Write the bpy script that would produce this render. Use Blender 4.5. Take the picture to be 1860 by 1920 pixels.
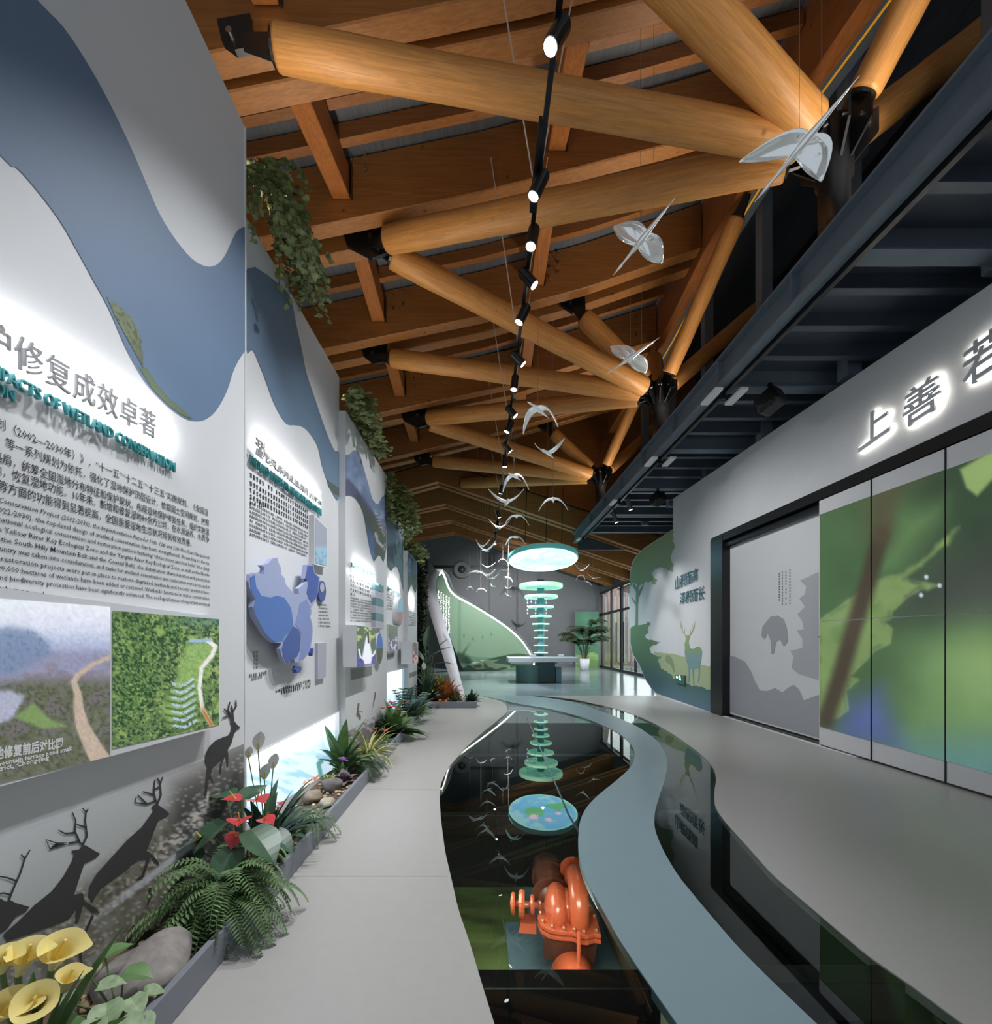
import bpy, bmesh, math, random
import numpy as np
from mathutils import Vector as V, Matrix as M, Euler
for o in list(bpy.data.objects): bpy.data.objects.remove(o)
S = bpy.context.scene
C = S.collection
R = random.Random(7)
# ---------------------------------------------------------------- camera, world, lights, exposure
F, CX, CY, H = 850.0, 905.0, 1204.0, 1.5        # focal length in px, vanishing point, eye height (1860x1920 frame)
cam = bpy.data.cameras.new('camera'); co = bpy.data.objects.new('camera', cam); C.objects.link(co)
cam.sensor_fit = 'HORIZONTAL'; cam.sensor_width = 36; cam.lens = F/1860*36
cam.shift_x = (930-CX)/1860; cam.shift_y = (CY-960)/1860
cam.clip_start = 0.05; cam.clip_end = 200
co.location = (0, 0, H); co.rotation_euler = (math.pi/2, 0, 0)
S.camera = co
S.view_settings.view_transform = 'Standard'; S.view_settings.look = 'None'
S.view_settings.gamma = 1; S.view_settings.use_curve_mapping = False
S.view_settings.exposure = EXPOSURE = 0.42
S.cycles.use_denoising = True
S.cycles.max_bounces = 7; S.cycles.transparent_max_bounces = 10
S.cycles.sample_clamp_indirect = 4
W = bpy.data.worlds.new('world'); S.world = W; W.use_nodes = True
W.node_tree.nodes['Background'].inputs[0].default_value = (0.80, 0.90, 1.0, 1)
W.node_tree.nodes['Background'].inputs[1].default_value = 0.34
def lamp(name, kind, loc, aim, energy, color=(1, 1, 1), size=0.1, size_y=None, angle=60, blend=0.6, spread=180):
    l = bpy.data.lights.new(name, kind); o = bpy.data.objects.new(name, l); C.objects.link(o)
    l.energy = energy; l.color = color; o.location = loc
    if aim is not None:
        o.rotation_euler = (V(aim)-V(loc)).to_track_quat('-Z', 'Y').to_euler()
    if kind == 'SPOT': l.spot_size = math.radians(angle); l.spot_blend = blend; l.shadow_soft_size = size
    elif kind == 'POINT': l.shadow_soft_size = size
    elif kind == 'AREA':
        l.shape = 'RECTANGLE'; l.size = size; l.size_y = size_y or size; l.spread = math.radians(spread)
    return o
TRX, TRZ = 0.54, 6.0                              # the lighting track that runs down the hall
WARM, COOL = (1.0, 0.89, 0.74), (0.95, 0.97, 1.0)
# track spots: (depth, aim point, watts, cone); some added to brighten floor, right wall
TRACK = [(3.27, (-1.75, 2.6, 1.3), 300, 58), (4.34, (-1.7, 4.6, 1.4), 230, 58), (4.9, (-0.6, 4.2, 0), 260, 75), (1.9, (-0.7, 2.3, 0), 240, 75), (5.45, (4.85, 5.6, 1.2), 130, 70), (7.0, (4.85, 7.6, 1.8), 150, 70), (6.05, (-1.7, 6.4, 1.5), 170, 70),
         (7.65, (-0.2, 7.6, 0), 260, 80), (8.6, (4.8, 8.8, 1.4), 230, 75), (9.2, (-1.7, 9.6, 1.4), 170, 70), (10.2, (4.8, 11.2, 1.3), 420, 40),
         (11.0, (0.4, 12.0, 0), 320, 80), (13.0, (-0.6, 14.5, 1.0), 240, 70), (15.5, (2.0, 17.0, 0.6), 700, 80), (18.5, (1.5, 25.0, 1.0), 1900, 100)]
for k, (d, aim, w, ang) in enumerate(TRACK):
    lamp('spot_lamp', 'SPOT', (TRX, d, TRZ-0.30), aim, w, COOL, 0.05, angle=ang, blend=0.8)
lamp('entrance_daylight', 'AREA', (7.5, 21.7, 2.3), (0, 21.7, 1.2), 230, (0.9, 0.95, 1.0), 9.0, 4.0)
# unseen uplights added above panel tops and mezzanine girder to warm the timber roof
for (d0, d1, z) in ((0.8, 3.0, 5.05), (3.3, 5.2, 4.7), (5.4, 7.5, 4.3), (8.0, 11.0, 4.0)):
    lamp('added_uplight', 'AREA', (-1.85, (d0+d1)/2, z), (-1.5, (d0+d1)/2, z+3), 16, WARM, 0.12, d1-d0, spread=120).rotation_euler = (0, math.radians(187), 0)
for (d0, d1) in ((1.5, 5.0), (5.5, 9.5), (10.0, 15.0)):
    lamp('added_uplight', 'AREA', (4.05, (d0+d1)/2, 5.75), (2.6, (d0+d1)/2, 8.8), 34, WARM, 0.10, d1-d0, spread=105).rotation_euler = (0, math.radians(154), 0)

# ---------------------------------------------------------------- pixel helpers (where a ray of the survey photo meets a real surface)
def D(x, y, d): return V(((x-CX)/F*d, d, H+(CY-y)/F*d))
def FL(x, y, z=0.0):
    d = F*(H-z)/(y-CY); return V(((x-CX)/F*d, d, z))
class Plane:                                       # vertical plane X = a + b*depth
    def __init__(s, a, b=0.0): s.a, s.b = a, b
    def d(s, x, off=0): return (s.a+off)/((x-CX)/F-s.b)
    def __call__(s, x, y, off=0):
        d = s.d(x, off); return V((s.a+off+s.b*d, d, H+(CY-y)/F*d))
    def dz(s, d, z, off=0): return V((s.a+off+s.b*d, d, z))
    def xz(s, x, z, off=0): d = s.d(x, off); return V((s.a+off+s.b*d, d, z))
def zp(pts, ox, oy, sc): return [(ox+x/sc, oy+y/sc) for x, y in pts]
def lerp(a, b, t): return a+(b-a)*t
def interp(tab, y):
    for (y0, x0), (y1, x1) in zip(tab, tab[1:]):
        if y0 <= y <= y1: return lerp(x0, x1, (y-y0)/(y1-y0))
    return tab[0][1] if y < tab[0][0] else tab[-1][1]
def lin(c):
    c = np.asarray(c, float)/255.0
    return np.where(c <= 0.04045, c/12.92, ((c+0.055)/1.055)**2.4)
def smooth(pts, n=4, closed=False):                # Catmull-Rom through points
    P = [V(p) for p in pts]; N = len(P); out = []
    for i in range(N if closed else N-1):
        p0, p1, p2, p3 = (P[(i-1) % N] if closed or i else P[0]), P[i], P[(i+1) % N], (P[(i+2) % N] if closed or i+2 < N else P[-1])
        for k in range(n):
            t = k/n
            out.append(0.5*((2*p1)+(p2-p0)*t+(2*p0-5*p1+4*p2-p3)*t*t+(3*p1-p0-3*p2+p3)*t**3))
    if not closed: out.append(P[-1])
    return out
# ---------------------------------------------------------------- mesh builder
class MB:
    def __init__(s): s.v = []; s.f = []
    def add(s, vs, fs):
        n = len(s.v); s.v += [tuple(v) for v in vs]; s.f += [tuple(i+n for i in f) for f in fs]; return s
    def box(s, lo, hi, m=None):
        (a, b, c), (d, e, f) = lo, hi
        vs = [V(p) for p in ((a, b, c), (d, b, c), (d, e, c), (a, e, c), (a, b, f), (d, b, f), (d, e, f), (a, e, f))]
        if m is not None: vs = [m@v for v in vs]
        return s.add(vs, [(3, 2, 1, 0), (4, 5, 6, 7), (0, 1, 5, 4), (1, 2, 6, 5), (2, 3, 7, 6), (3, 0, 4, 7)])
    def hexa(s, q0, q1):                            # solid between two quads
        return s.add(list(q0)+list(q1), [(3, 2, 1, 0), (4, 5, 6, 7), (0, 1, 5, 4), (1, 2, 6, 5), (2, 3, 7, 6), (3, 0, 4, 7)])
    def tube(s, pts, r, seg=10, cap=True):
        P = [V(p) for p in pts]; n = len(P); rs = r if isinstance(r, (list, tuple)) else [r]*n
        vs, fs = [], []; ref = None
        for i, p in enumerate(P):
            t = (P[min(i+1, n-1)]-P[max(i-1, 0)]).normalized()
            if ref is None: ref = V((0, 0, 1)) if abs(t.z) < 0.9 else V((1, 0, 0))
            a = (ref-t*ref.dot(t)).normalized(); b = t.cross(a); ref = a
            for k in range(seg):
                w = 2*math.pi*k/seg; vs.append(p+(a*math.cos(w)+b*math.sin(w))*rs[i])
        for i in range(n-1):
            for k in range(seg):
                k2 = (k+1) % seg; fs.append((i*seg+k, i*seg+k2, (i+1)*seg+k2, (i+1)*seg+k))
        if cap: fs.append(tuple(range(seg))[::-1]); fs.append(tuple((n-1)*seg+k for k in range(seg)))
        return s.add(vs, fs)
    def lathe(s, prof, seg=24, m=None):             # (r, z) profile round local Z
        vs, fs = [], []
        for r, z in prof:
            for k in range(seg):
                w = 2*math.pi*k/seg; v = V((r*math.cos(w), r*math.sin(w), z)); vs.append(m@v if m is not None else v)
        for i in range(len(prof)-1):
            for k in range(seg):
                k2 = (k+1) % seg; fs.append((i*seg+k, i*seg+k2, (i+1)*seg+k2, (i+1)*seg+k))
        fs.append(tuple(range(seg))[::-1]); fs.append(tuple((len(prof)-1)*seg+k for k in range(seg)))
        return s.add(vs, fs)
    def ell(s, c, r, m=None, seg=16, ring=10):
        pr = [(max(math.sin(math.pi*i/ring), 1e-3), -math.cos(math.pi*i/ring)) for i in range(ring+1)]
        mm = M.Translation(c)@(m or M.Identity(4))@M.Diagonal((r[0], r[1], r[2], 1))
        return s.lathe(pr, seg, mm)
    def prism(s, pts, vec):                         # polygon pushed along vec, both ends closed (filled by tessellation)
        from mathutils.geometry import tessellate_polygon
        P = [V(p) for p in pts]; n = len(P); vec = V(vec)
        tri = tessellate_polygon([P])
        vs = P+[p+vec for p in P]
        fs = [tuple(t) for t in tri]+[tuple(i+n for i in t)[::-1] for t in tri]+[(i, (i+1) % n, (i+1) % n+n, i+n) for i in range(n)]
        return s.add(vs, fs)
    def poly(s, pts):
        from mathutils.geometry import tessellate_polygon
        P = [V(p) for p in pts]
        return s.add(P, [tuple(t) for t in tessellate_polygon([P])])
    def leaf(s, base, dirv, L, w, droop=0.3, shape='lance', n=6, fold=0.15, twist=0.0):
        base = V(base); t = V(dirv).normalized(); p = base.copy(); vs = []
        side = t.cross(V((0, 0, 1)))
        if side.length < 1e-3: side = V((1, 0, 0))
        side.normalize()
        if twist: side = M.Rotation(twist, 3, t)@side
        for i in range(n+1):
            u = i/n
            if shape == 'lance': ww = w*math.sin(math.pi*min(1, 0.06+u*0.94))**0.8*(1-0.25*u)
            elif shape == 'heart': ww = w*(0.55+0.75*math.sin(math.pi*(u*0.9+0.12)))*(1-u**3) if u < 1 else 0
            elif shape == 'strap': ww = w*min(1, 0.5+u*2)*(1-u**4)
            else: ww = w*math.sin(math.pi*u)
            ww = max(ww, w*0.03); up = side.cross(t)
            lift = up*(fold*ww)
            vs += [p-side*ww/2+lift, p.copy(), p+side*ww/2+lift]
            t = (t+V((0, 0, -droop/n*(0.5+u)))).normalized(); p = p+t*(L/n)
        fs = []
        for i in range(n):
            a = i*3; fs += [(a, a+1, a+4, a+3), (a+1, a+2, a+5, a+4)]
        return s.add(vs, fs)
    def build(s, name, mat, parent=None, smooth_=False):
        me = bpy.data.meshes.new(name); me.from_pydata(s.v, [], s.f); me.update()
        if mat: me.materials.append(mat)
        if smooth_:
            me.polygons.foreach_set('use_smooth', [True]*len(me.polygons))
        o = bpy.data.objects.new(name, me); C.objects.link(o)
        if parent is not None:
            o.parent = parent; o.matrix_parent_inverse = M.Translation(parent.location).inverted() if parent.type == 'EMPTY' else M.Identity(4)
        return o
def fix_normals(o):
    bm = bmesh.new(); bm.from_mesh(o.data); bmesh.ops.recalc_face_normals(bm, faces=bm.faces); bm.to_mesh(o.data); bm.free(); return o
def bevel(o, w=0.01, seg=2):
    md = o.modifiers.new('bevel', 'BEVEL'); md.width = w; md.segments = seg; md.limit_method = 'ANGLE'; return o
def tag(o, label=None, cat=None, group=None, kind=None):
    if label: o['label'] = label
    if cat: o['category'] = cat
    if group: o['group'] = group
    if kind: o['kind'] = kind
    return o
def thing(name, label, cat, loc=(0, 0, 0), group=None):
    o = bpy.data.objects.new(name, None); C.objects.link(o); o.location = loc; o.empty_display_size = 0.1
    return tag(o, label, cat, group)
def copy_tree(o, parent=None):
    c = o.copy(); C.objects.link(c)
    if parent is not None: c.parent = parent
    for ch in [x for x in bpy.data.objects if x.parent == o]: copy_tree(ch, c)
    return c
# ---------------------------------------------------------------- materials
MATS = {}
def mat(name, col, rough=0.5, metal=0.0, var=0.0, scale=6.0, stretch=(1, 1, 1), emit=0.0, spec=0.5, coat=0.0, bump=0.0, srgb=True):
    if name in MATS: return MATS[name]
    m = bpy.data.materials.new(name); m.use_nodes = True; nt = m.node_tree; b = nt.nodes['Principled BSDF']
    c = tuple(lin(col)) if srgb else tuple(col)
    b.inputs['Base Color'].default_value = (*c, 1); b.inputs['Roughness'].default_value = rough; b.inputs['Metallic'].default_value = metal
    b.inputs['Specular IOR Level'].default_value = spec; b.inputs['Coat Weight'].default_value = coat
    if emit: b.inputs['Emission Color'].default_value = (*c, 1); b.inputs['Emission Strength'].default_value = emit
    if var or bump:
        tc = nt.nodes.new('ShaderNodeTexCoord'); mp = nt.nodes.new('ShaderNodeMapping'); mp.inputs['Scale'].default_value = stretch
        nz = nt.nodes.new('ShaderNodeTexNoise'); nz.inputs['Scale'].default_value = scale; nz.inputs['Detail'].default_value = 5
        nt.links.new(tc.outputs['Object'], mp.inputs[0]); nt.links.new(mp.outputs[0], nz.inputs[0])
        if var:
            rp = nt.nodes.new('ShaderNodeValToRGB'); e = rp.color_ramp.elements
            e[0].position, e[1].position = 0.3, 0.7
            e[0].color = (*[max(0, x*(1-var)) for x in c], 1); e[1].color = (*[min(1, x*(1+var)) for x in c], 1)
            nt.links.new(nz.outputs[0], rp.inputs[0]); nt.links.new(rp.outputs[0], b.inputs['Base Color'])
            if emit: nt.links.new(rp.outputs[0], b.inputs['Emission Color'])
        if bump:
            bp = nt.nodes.new('ShaderNodeBump'); bp.inputs['Strength'].default_value = bump; bp.inputs['Distance'].default_value = 0.01
            nt.links.new(nz.outputs[0], bp.inputs['Height']); nt.links.new(bp.outputs[0], b.inputs['Normal'])
    MATS[name] = m; return m
def wood(name, col, var, stretch, scale=3.0, rough=0.45):
    """timber: long grain streaks, a few knots"""
    m = mat(name, col, rough, spec=0.4); nt = m.node_tree; b = nt.nodes['Principled BSDF']; c = lin(col)
    tc = nt.nodes.new('ShaderNodeTexCoord'); mp = nt.nodes.new('ShaderNodeMapping'); mp.inputs['Scale'].default_value = stretch
    nz = nt.nodes.new('ShaderNodeTexNoise'); nz.inputs['Scale'].default_value = scale; nz.inputs['Detail'].default_value = 6; nz.inputs['Distortion'].default_value = 1.2
    vo = nt.nodes.new('ShaderNodeTexVoronoi'); vo.inputs['Scale'].default_value = 2.3
    rp = nt.nodes.new('ShaderNodeValToRGB'); e = rp.color_ramp.elements; e[0].position, e[1].position = 0.32, 0.68
    e[0].color = (*(c*(1-var)), 1); e[1].color = (*np.minimum(1, c*(1+var)), 1)
    r2 = nt.nodes.new('ShaderNodeValToRGB'); e = r2.color_ramp.elements; e[0].position, e[1].position = 0.03, 0.09
    e[0].color = (0.35, 0.25, 0.2, 1); e[1].color = (1, 1, 1, 1)
    mx = nt.nodes.new('ShaderNodeMix'); mx.data_type = 'RGBA'; mx.blend_type = 'MULTIPLY'; mx.inputs[0].default_value = 0.8
    L = nt.links.new
    L(tc.outputs['Object'], mp.inputs[0]); L(mp.outputs[0], nz.inputs[0]); L(tc.outputs['Object'], vo.inputs['Vector'])
    L(nz.outputs[0], rp.inputs[0]); L(vo.outputs['Distance'], r2.inputs[0]); L(rp.outputs[0], mx.inputs[6]); L(r2.outputs[0], mx.inputs[7]); L(mx.outputs[2], b.inputs['Base Color'])
    return m
def vmat(name, emit=0.0, rough=0.6, base=True):      # colour carried by the picture mesh
    if name in MATS: return MATS[name]
    m = bpy.data.materials.new(name); m.use_nodes = True; nt = m.node_tree; b = nt.nodes['Principled BSDF']
    at = nt.nodes.new('ShaderNodeVertexColor'); at.layer_name = 'Col'
    if base: nt.links.new(at.outputs[0], b.inputs['Base Color'])
    else: b.inputs['Base Color'].default_value = (0.02, 0.02, 0.02, 1)
    b.inputs['Roughness'].default_value = rough
    if emit: nt.links.new(at.outputs[0], b.inputs['Emission Color']); b.inputs['Emission Strength'].default_value = emit
    MATS[name] = m; return m
def glass(name, tint, ior=1.45, rough=0.0, gl=(1, 1, 1)):
    m = bpy.data.materials.new(name); m.use_nodes = True; nt = m.node_tree; nt.nodes.clear(); N = nt.nodes.new; L = nt.links.new
    out = N('ShaderNodeOutputMaterial'); tr = N('ShaderNodeBsdfTransparent'); g = N('ShaderNodeBsdfGlossy'); mx = N('ShaderNodeMixShader')
    lw = N('ShaderNodeLayerWeight'); lw.inputs[0].default_value = 0.5; p5 = N('ShaderNodeMath'); p5.operation = 'POWER'; p5.inputs[1].default_value = 5; ma = N('ShaderNodeMath'); ma.operation = 'MULTIPLY_ADD'
    r0 = ((ior-1)/(ior+1))**2; ma.inputs[1].default_value = 1-r0; ma.inputs[2].default_value = r0
    tr.inputs[0].default_value = (*tint, 1); g.inputs['Roughness'].default_value = rough; g.inputs[0].default_value = (*gl, 1)
    L(lw.outputs['Facing'], p5.inputs[0]); L(p5.outputs[0], ma.inputs[0]); L(ma.outputs[0], mx.inputs[0]); L(tr.outputs[0], mx.inputs[1]); L(g.outputs[0], mx.inputs[2]); L(mx.outputs[0], out.inputs[0])
    MATS[name] = m; return m
# numpy value noise for the printed pictures
def vnoise(x, y, seed=0):
    xi, yi = np.floor(x).astype(np.int64), np.floor(y).astype(np.int64); fx, fy = x-xi, y-yi
    def h(a, b):
        n = (a*374761393+b*668265263+seed*982451653) & 0x7fffffff
        n = ((n ^ (n >> 13))*1274126177) & 0x7fffffff
        return ((n ^ (n >> 16)) & 0xffff)/65535.0
    fx, fy = fx*fx*(3-2*fx), fy*fy*(3-2*fy)
    return (h(xi, yi)*(1-fx)+h(xi+1, yi)*fx)*(1-fy)+(h(xi, yi+1)*(1-fx)+h(xi+1, yi+1)*fx)*fy
def fbm(x, y, o=4, seed=0):
    s = 0; a = 0.5; t = 0
    for k in range(o): s = s+a*vnoise(x*2**k, y*2**k, seed+k); t += a; a *= 0.5
    return s/t
def sdf(pts, x, y):                                  # signed distance to polygon, inside < 0
    d = np.full(x.shape, 1e18); inside = np.zeros(x.shape, bool); n = len(pts)
    for i in range(n):
        (ax, ay), (bx, by) = pts[i], pts[(i+1) % n]; ex, ey = bx-ax, by-ay; wx, wy = x-ax, y-ay
        t = np.clip((wx*ex+wy*ey)/(ex*ex+ey*ey+1e-9), 0, 1); d = np.minimum(d, (wx-ex*t)**2+(wy-ey*t)**2)
        c = ((ay > y) != (by > y)) & (x < (bx-ax)*(y-ay)/((by-ay) if by != ay else 1e-9)+ax); inside ^= c
    d = np.sqrt(d); return np.where(inside, -d, d)
def pld(pts, x, y):                                  # distance to polyline
    d = np.full(x.shape, 1e18)
    for (ax, ay), (bx, by) in zip(pts, pts[1:]):
        ex, ey = bx-ax, by-ay; t = np.clip(((x-ax)*ex+(y-ay)*ey)/(ex*ex+ey*ey+1e-9), 0, 1); d = np.minimum(d, (x-ax-ex*t)**2+(y-ay-ey*t)**2)
    return np.sqrt(d)
def sst(a, b, x): t = np.clip((x-a)/(b-a), 0, 1); return t*t*(3-2*t)
def over(col, new, a): a = a[..., None]; return col*(1-a)+np.array(new, float)*a
def picture(name, quad, nx, ny, func, surf, m, parent=None):
    """printed/displayed picture: grid over the pixel quad TL,TR,BR,BL laid on a surface; func gives its sRGB colours"""
    u, v = np.meshgrid(np.linspace(0, 1, nx+1), np.linspace(0, 1, ny+1)); (a, b), (c, d), (e, f), (g, h) = quad
    px = a*(1-u)*(1-v)+c*u*(1-v)+e*u*v+g*(1-u)*v; py = b*(1-u)*(1-v)+d*u*(1-v)+f*u*v+h*(1-u)*v
    col = np.clip(func(px, py), 0, 255)
    vs = [surf(float(x), float(y)) for x, y in zip(px.ravel(), py.ravel())]
    fs = [(j*(nx+1)+i, (j+1)*(nx+1)+i, (j+1)*(nx+1)+i+1, j*(nx+1)+i+1) for j in range(ny) for i in range(nx)]
    o = MB().add(vs, fs).build(name, m, parent)
    ca = o.data.color_attributes.new('Col', 'FLOAT_COLOR', 'POINT')
    ca.data.foreach_set('color', np.concatenate([lin(col.reshape(-1, 3)), np.ones((px.size, 1))], 1).astype(np.float32).ravel())
    return o
def decal(name, polys, surf, m, parent=None, th=0.0):
    mb = MB()
    for p in polys:
        if th: mb.prism([surf(x, y) for x, y in p], (th, 0, 0))
        else: mb.poly([surf(x, y) for x, y in p])
    return mb.build(name, m, parent)
def stroke(pts, w0, w1=None):                        # 2-D ribbon polygon round a polyline (pixels)
    w1 = w0 if w1 is None else w1; P = [V((x, y, 0)) for x, y in pts]; n = len(P); a, b = [], []
    for i, p in enumerate(P):
        t = (P[min(i+1, n-1)]-P[max(i-1, 0)]).normalized(); q = V((-t.y, t.x, 0))*(lerp(w0, w1, i/(n-1))/2)
        a.append((p+q)[:2]); b.append((p-q)[:2])
    return [tuple(x) for x in a+b[::-1]]
def glyphs(body, res=2, bold=0.0, shear=0.0, space=1.0):
    cu = bpy.data.curves.new('text', 'FONT'); cu.body = body; cu.resolution_u = res; cu.offset = bold; cu.shear = shear; cu.space_character = space
    o = bpy.data.objects.new('text', cu); C.objects.link(o); bpy.context.view_layer.update()
    me = bpy.data.meshes.new_from_object(o.evaluated_get(bpy.context.evaluated_depsgraph_get()))
    vs = [v.co.copy() for v in me.vertices]; fs = [tuple(p.vertices) for p in me.polygons]
    bpy.data.objects.remove(o); bpy.data.curves.remove(cu); bpy.data.meshes.remove(me)
    return vs, fs
def text_on(mb, body, q, out=None, th=0.0, full=False, **kw):
    """lay text into the 3-D quad TL,TR,BR,BL; th thickens it along out. full=True keeps the em box's height"""
    vs, fs = glyphs(body, **kw)
    if not vs: return
    x0, x1 = min(v.x for v in vs), max(v.x for v in vs); y0, y1 = min(v.y for v in vs), max(v.y for v in vs)
    if full: y0, y1 = -0.2, 0.75
    tl, tr, br, bl = [V(p) for p in q]; out = V(out or (0, 0, 0))
    def P(v):
        u, w = (v.x-x0)/(x1-x0), (y1-v.y)/(y1-y0)
        return (tl*(1-u)+tr*u)*(1-w)+(bl*(1-u)+br*u)*w
    pv = [P(v) for v in vs]
    if th:
        n = len(pv); ec = {}
        for f in fs:
            for a, b in zip(f, f[1:]+f[:1]): ec[(a, b)] = ec.get((a, b), 0)+1
        rim = [(a, b) for (a, b) in ec if (b, a) not in ec]
        mb.add([p+out*th for p in pv]+pv, list(fs)+[(b, a, a+n, b+n) for a, b in rim])
    else: mb.add(pv, fs)
def scribble(mb, p0, p1, h, n, rng, fill=0.8):
    """a printed line too small to read: a row of small character-like marks from p0 to p1, h high"""
    p0, p1 = V(p0), V(p1); e = (p1-p0)/n; up = V((0, 0, 1))
    for i in range(n):
        if rng.random() > 0.94: continue
        a = p0+e*i
        for k in range(3):
            u0, u1 = rng.uniform(0, 0.3), rng.uniform(0.5, fill); z0 = (k+0.1)/3*h; z1 = z0+h*0.16
            mb.add([a+e*u0+up*z0, a+e*u1+up*z0, a+e*u1+up*z1, a+e*u0+up*z1], [(0, 1, 2, 3)])
        u0 = rng.uniform(0.2, 0.6); mb.add([a+e*u0, a+e*(u0+0.18), a+e*(u0+0.18)+up*h, a+e*u0+up*h], [(0, 1, 2, 3)])
# ================================================================ SETTING: floor with the two glass rivers, pit, walls, ceiling
m_floor = mat('grey_floor', (178, 176, 172), 0.34, var=0.02, scale=14, spec=0.45)
m_blue = mat('blue_floor', (138, 160, 167), 0.34, var=0.02, scale=6, spec=0.45)
m_far = mat('hall_floor', (150, 164, 168), 0.16, var=0.05, scale=1.2, spec=0.6)
m_wall = mat('white_wall', (212, 212, 213), 0.65, var=0.01, scale=4)
m_panel = mat('panel_white', (216, 217, 219), 0.5, spec=0.3)
m_edge = mat('panel_edge', (222, 222, 222), 0.5)
m_dark = mat('dark_wall', (52, 55, 58), 0.7, var=0.06)
m_black = mat('black_metal', (22, 23, 25), 0.35, spec=0.5)
m_steel = mat('blue_black_steel', (104, 116, 128), 0.6, spec=0.3, var=0.08, scale=3)
m_steel2 = mat('dark_deck_steel', (78, 87, 99), 0.45, var=0.1, scale=3)
m_deck = mat('roof_deck', (96, 100, 106), 0.6, var=0.2, scale=5, stretch=(6, 0.4, 1))
m_log = wood('log_timber', (196, 138, 76), 0.2, (14, 14, 0.7))
m_glu = wood('glulam_timber', (154, 102, 54), 0.18, (0.5, 9, 9))
m_glu2 = wood('rafter_timber', (146, 94, 50), 0.2, (0.5, 9, 9))
m_long = wood('ridge_timber', (166, 102, 52), 0.2, (9, 0.5, 9))
m_chrome = mat('bolt_steel', (205, 205, 205), 0.25, 1.0)
m_white = mat('white_plastic', (225, 226, 228), 0.4)
m_lens = mat('lens_glow', (255, 252, 245), 0.3, emit=9)
m_led = mat('led_white', (255, 252, 232), 0.3, emit=5)

EA = [(1304, 899), (1308, 915), (1314, 939), (1322, 949), (1328, 951.6), (1336, 950), (1345, 939), (1354, 929), (1367, 912), (1380, 897), (1398, 877), (1415, 861), (1441, 839), (1470, 826), (1499, 824), (1538, 827), (1570, 831), (1599, 835), (1650, 847), (1704, 859), (1774, 883), (1831, 899.5), (1917, 926), (1990, 951)]
EB = [(1304, 900), (1311, 932), (1319, 968), (1328, 1026), (1336, 1060), (1344, 1090), (1354, 1117), (1364, 1139), (1373, 1157), (1383, 1171), (1392, 1181), (1402, 1187), (1410, 1190), (1419, 1190), (1430, 1187), (1441, 1181), (1464, 1155), (1490, 1122), (1512, 1100), (1538, 1087), (1570, 1084), (1592, 1084), (1621, 1088), (1661, 1104), (1710, 1133), (1755, 1157), (1817, 1198), (1863, 1230), (1917, 1268), (1990, 1318)]
EC = [(1304, 990), (1310, 1040), (1317, 1077), (1324, 1103), (1332, 1123), (1341, 1148), (1351, 1171), (1362, 1195), (1374, 1213), (1384, 1226), (1393, 1235), (1404, 1243), (1415, 1248), (1426, 1251), (1438, 1251), (1461, 1247), (1499, 1234), (1525, 1227), (1554, 1227), (1575, 1235), (1594, 1243), (1643, 1272), (1712, 1329), (1778, 1386), (1839, 1447), (1917, 1529), (1990, 1606)]
ED = [(1304, 1000), (1308, 1052), (1313, 1085), (1324, 1135), (1332, 1164), (1341, 1193), (1355, 1225), (1370, 1252), (1383, 1272), (1396, 1290), (1409, 1308), (1422, 1323), (1433, 1333), (1445, 1340), (1453, 1342), (1461, 1343), (1486, 1339), (1512, 1340), (1535, 1355), (1557, 1374), (1590, 1404), (1639, 1447), (1712, 1533), (1798, 1635), (1835, 1692), (1917, 1803), (1990, 1900)]
YS = []
y = 1304.0
while y < 1990: YS.append(y); y += 2+(y-1304)*0.022
YS.append(1990.0)
def strip(name, lf, rf, m, z=0.0, th=0.05, parent=None, y0=1304):
    mb = MB(); rows = [yy for yy in YS if yy >= y0]; n = len(rows)
    L = [lf(yy) for yy in rows]; Rr = [rf(yy) for yy in rows]
    top = L+Rr; bot = [p-V((0, 0, th)) for p in top]; fs = []
    for i in range(n-1):
        fs += [(i, i+1, n+i+1, n+i), (2*n+i, 3*n+i, 3*n+i+1, 2*n+i+1), (i, 2*n+i, 2*n+i+1, i+1), (n+i, n+i+1, 3*n+i+1, 3*n+i)]
    fs += [(0, n, 3*n, 2*n), (n-1, 3*n-1, 4*n-1, 2*n-1)]
    return tag(fix_normals(mb.add(top+bot, fs).build(name, m, parent)), kind='structure')
def at(tab):
    pts = [(a, b) for a, b in tab]
    ys = np.array([p[0] for p in pts]); xs = np.array([p[1] for p in pts])
    # smooth the traced edge a little
    def f(yy):
        w = 1+(yy-1304)*0.03; return FL(float(np.mean(np.interp([yy-w, yy, yy+w], ys, xs))), yy)
    return f
A_, B_, C_, D_ = at(EA), at(EB), at(EC), at(ED)
def xc(x): return lambda yy: V((x, F*H/(yy-CY), 0))
strip('floor', xc(-4.4), A_, m_floor)
strip('floor', D_, xc(9.0), m_floor)
strip('floor', B_, C_, m_blue)
d0 = F*H/100
tag(MB().box((-4.4, d0, -0.05), (9.0, 30, 0)).build('floor', m_far), kind='structure')
tag(MB().box((-4.4, -2.5, -0.05), (9.0, F*H/786, 0)).build('floor', m_floor), kind='structure')
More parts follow.
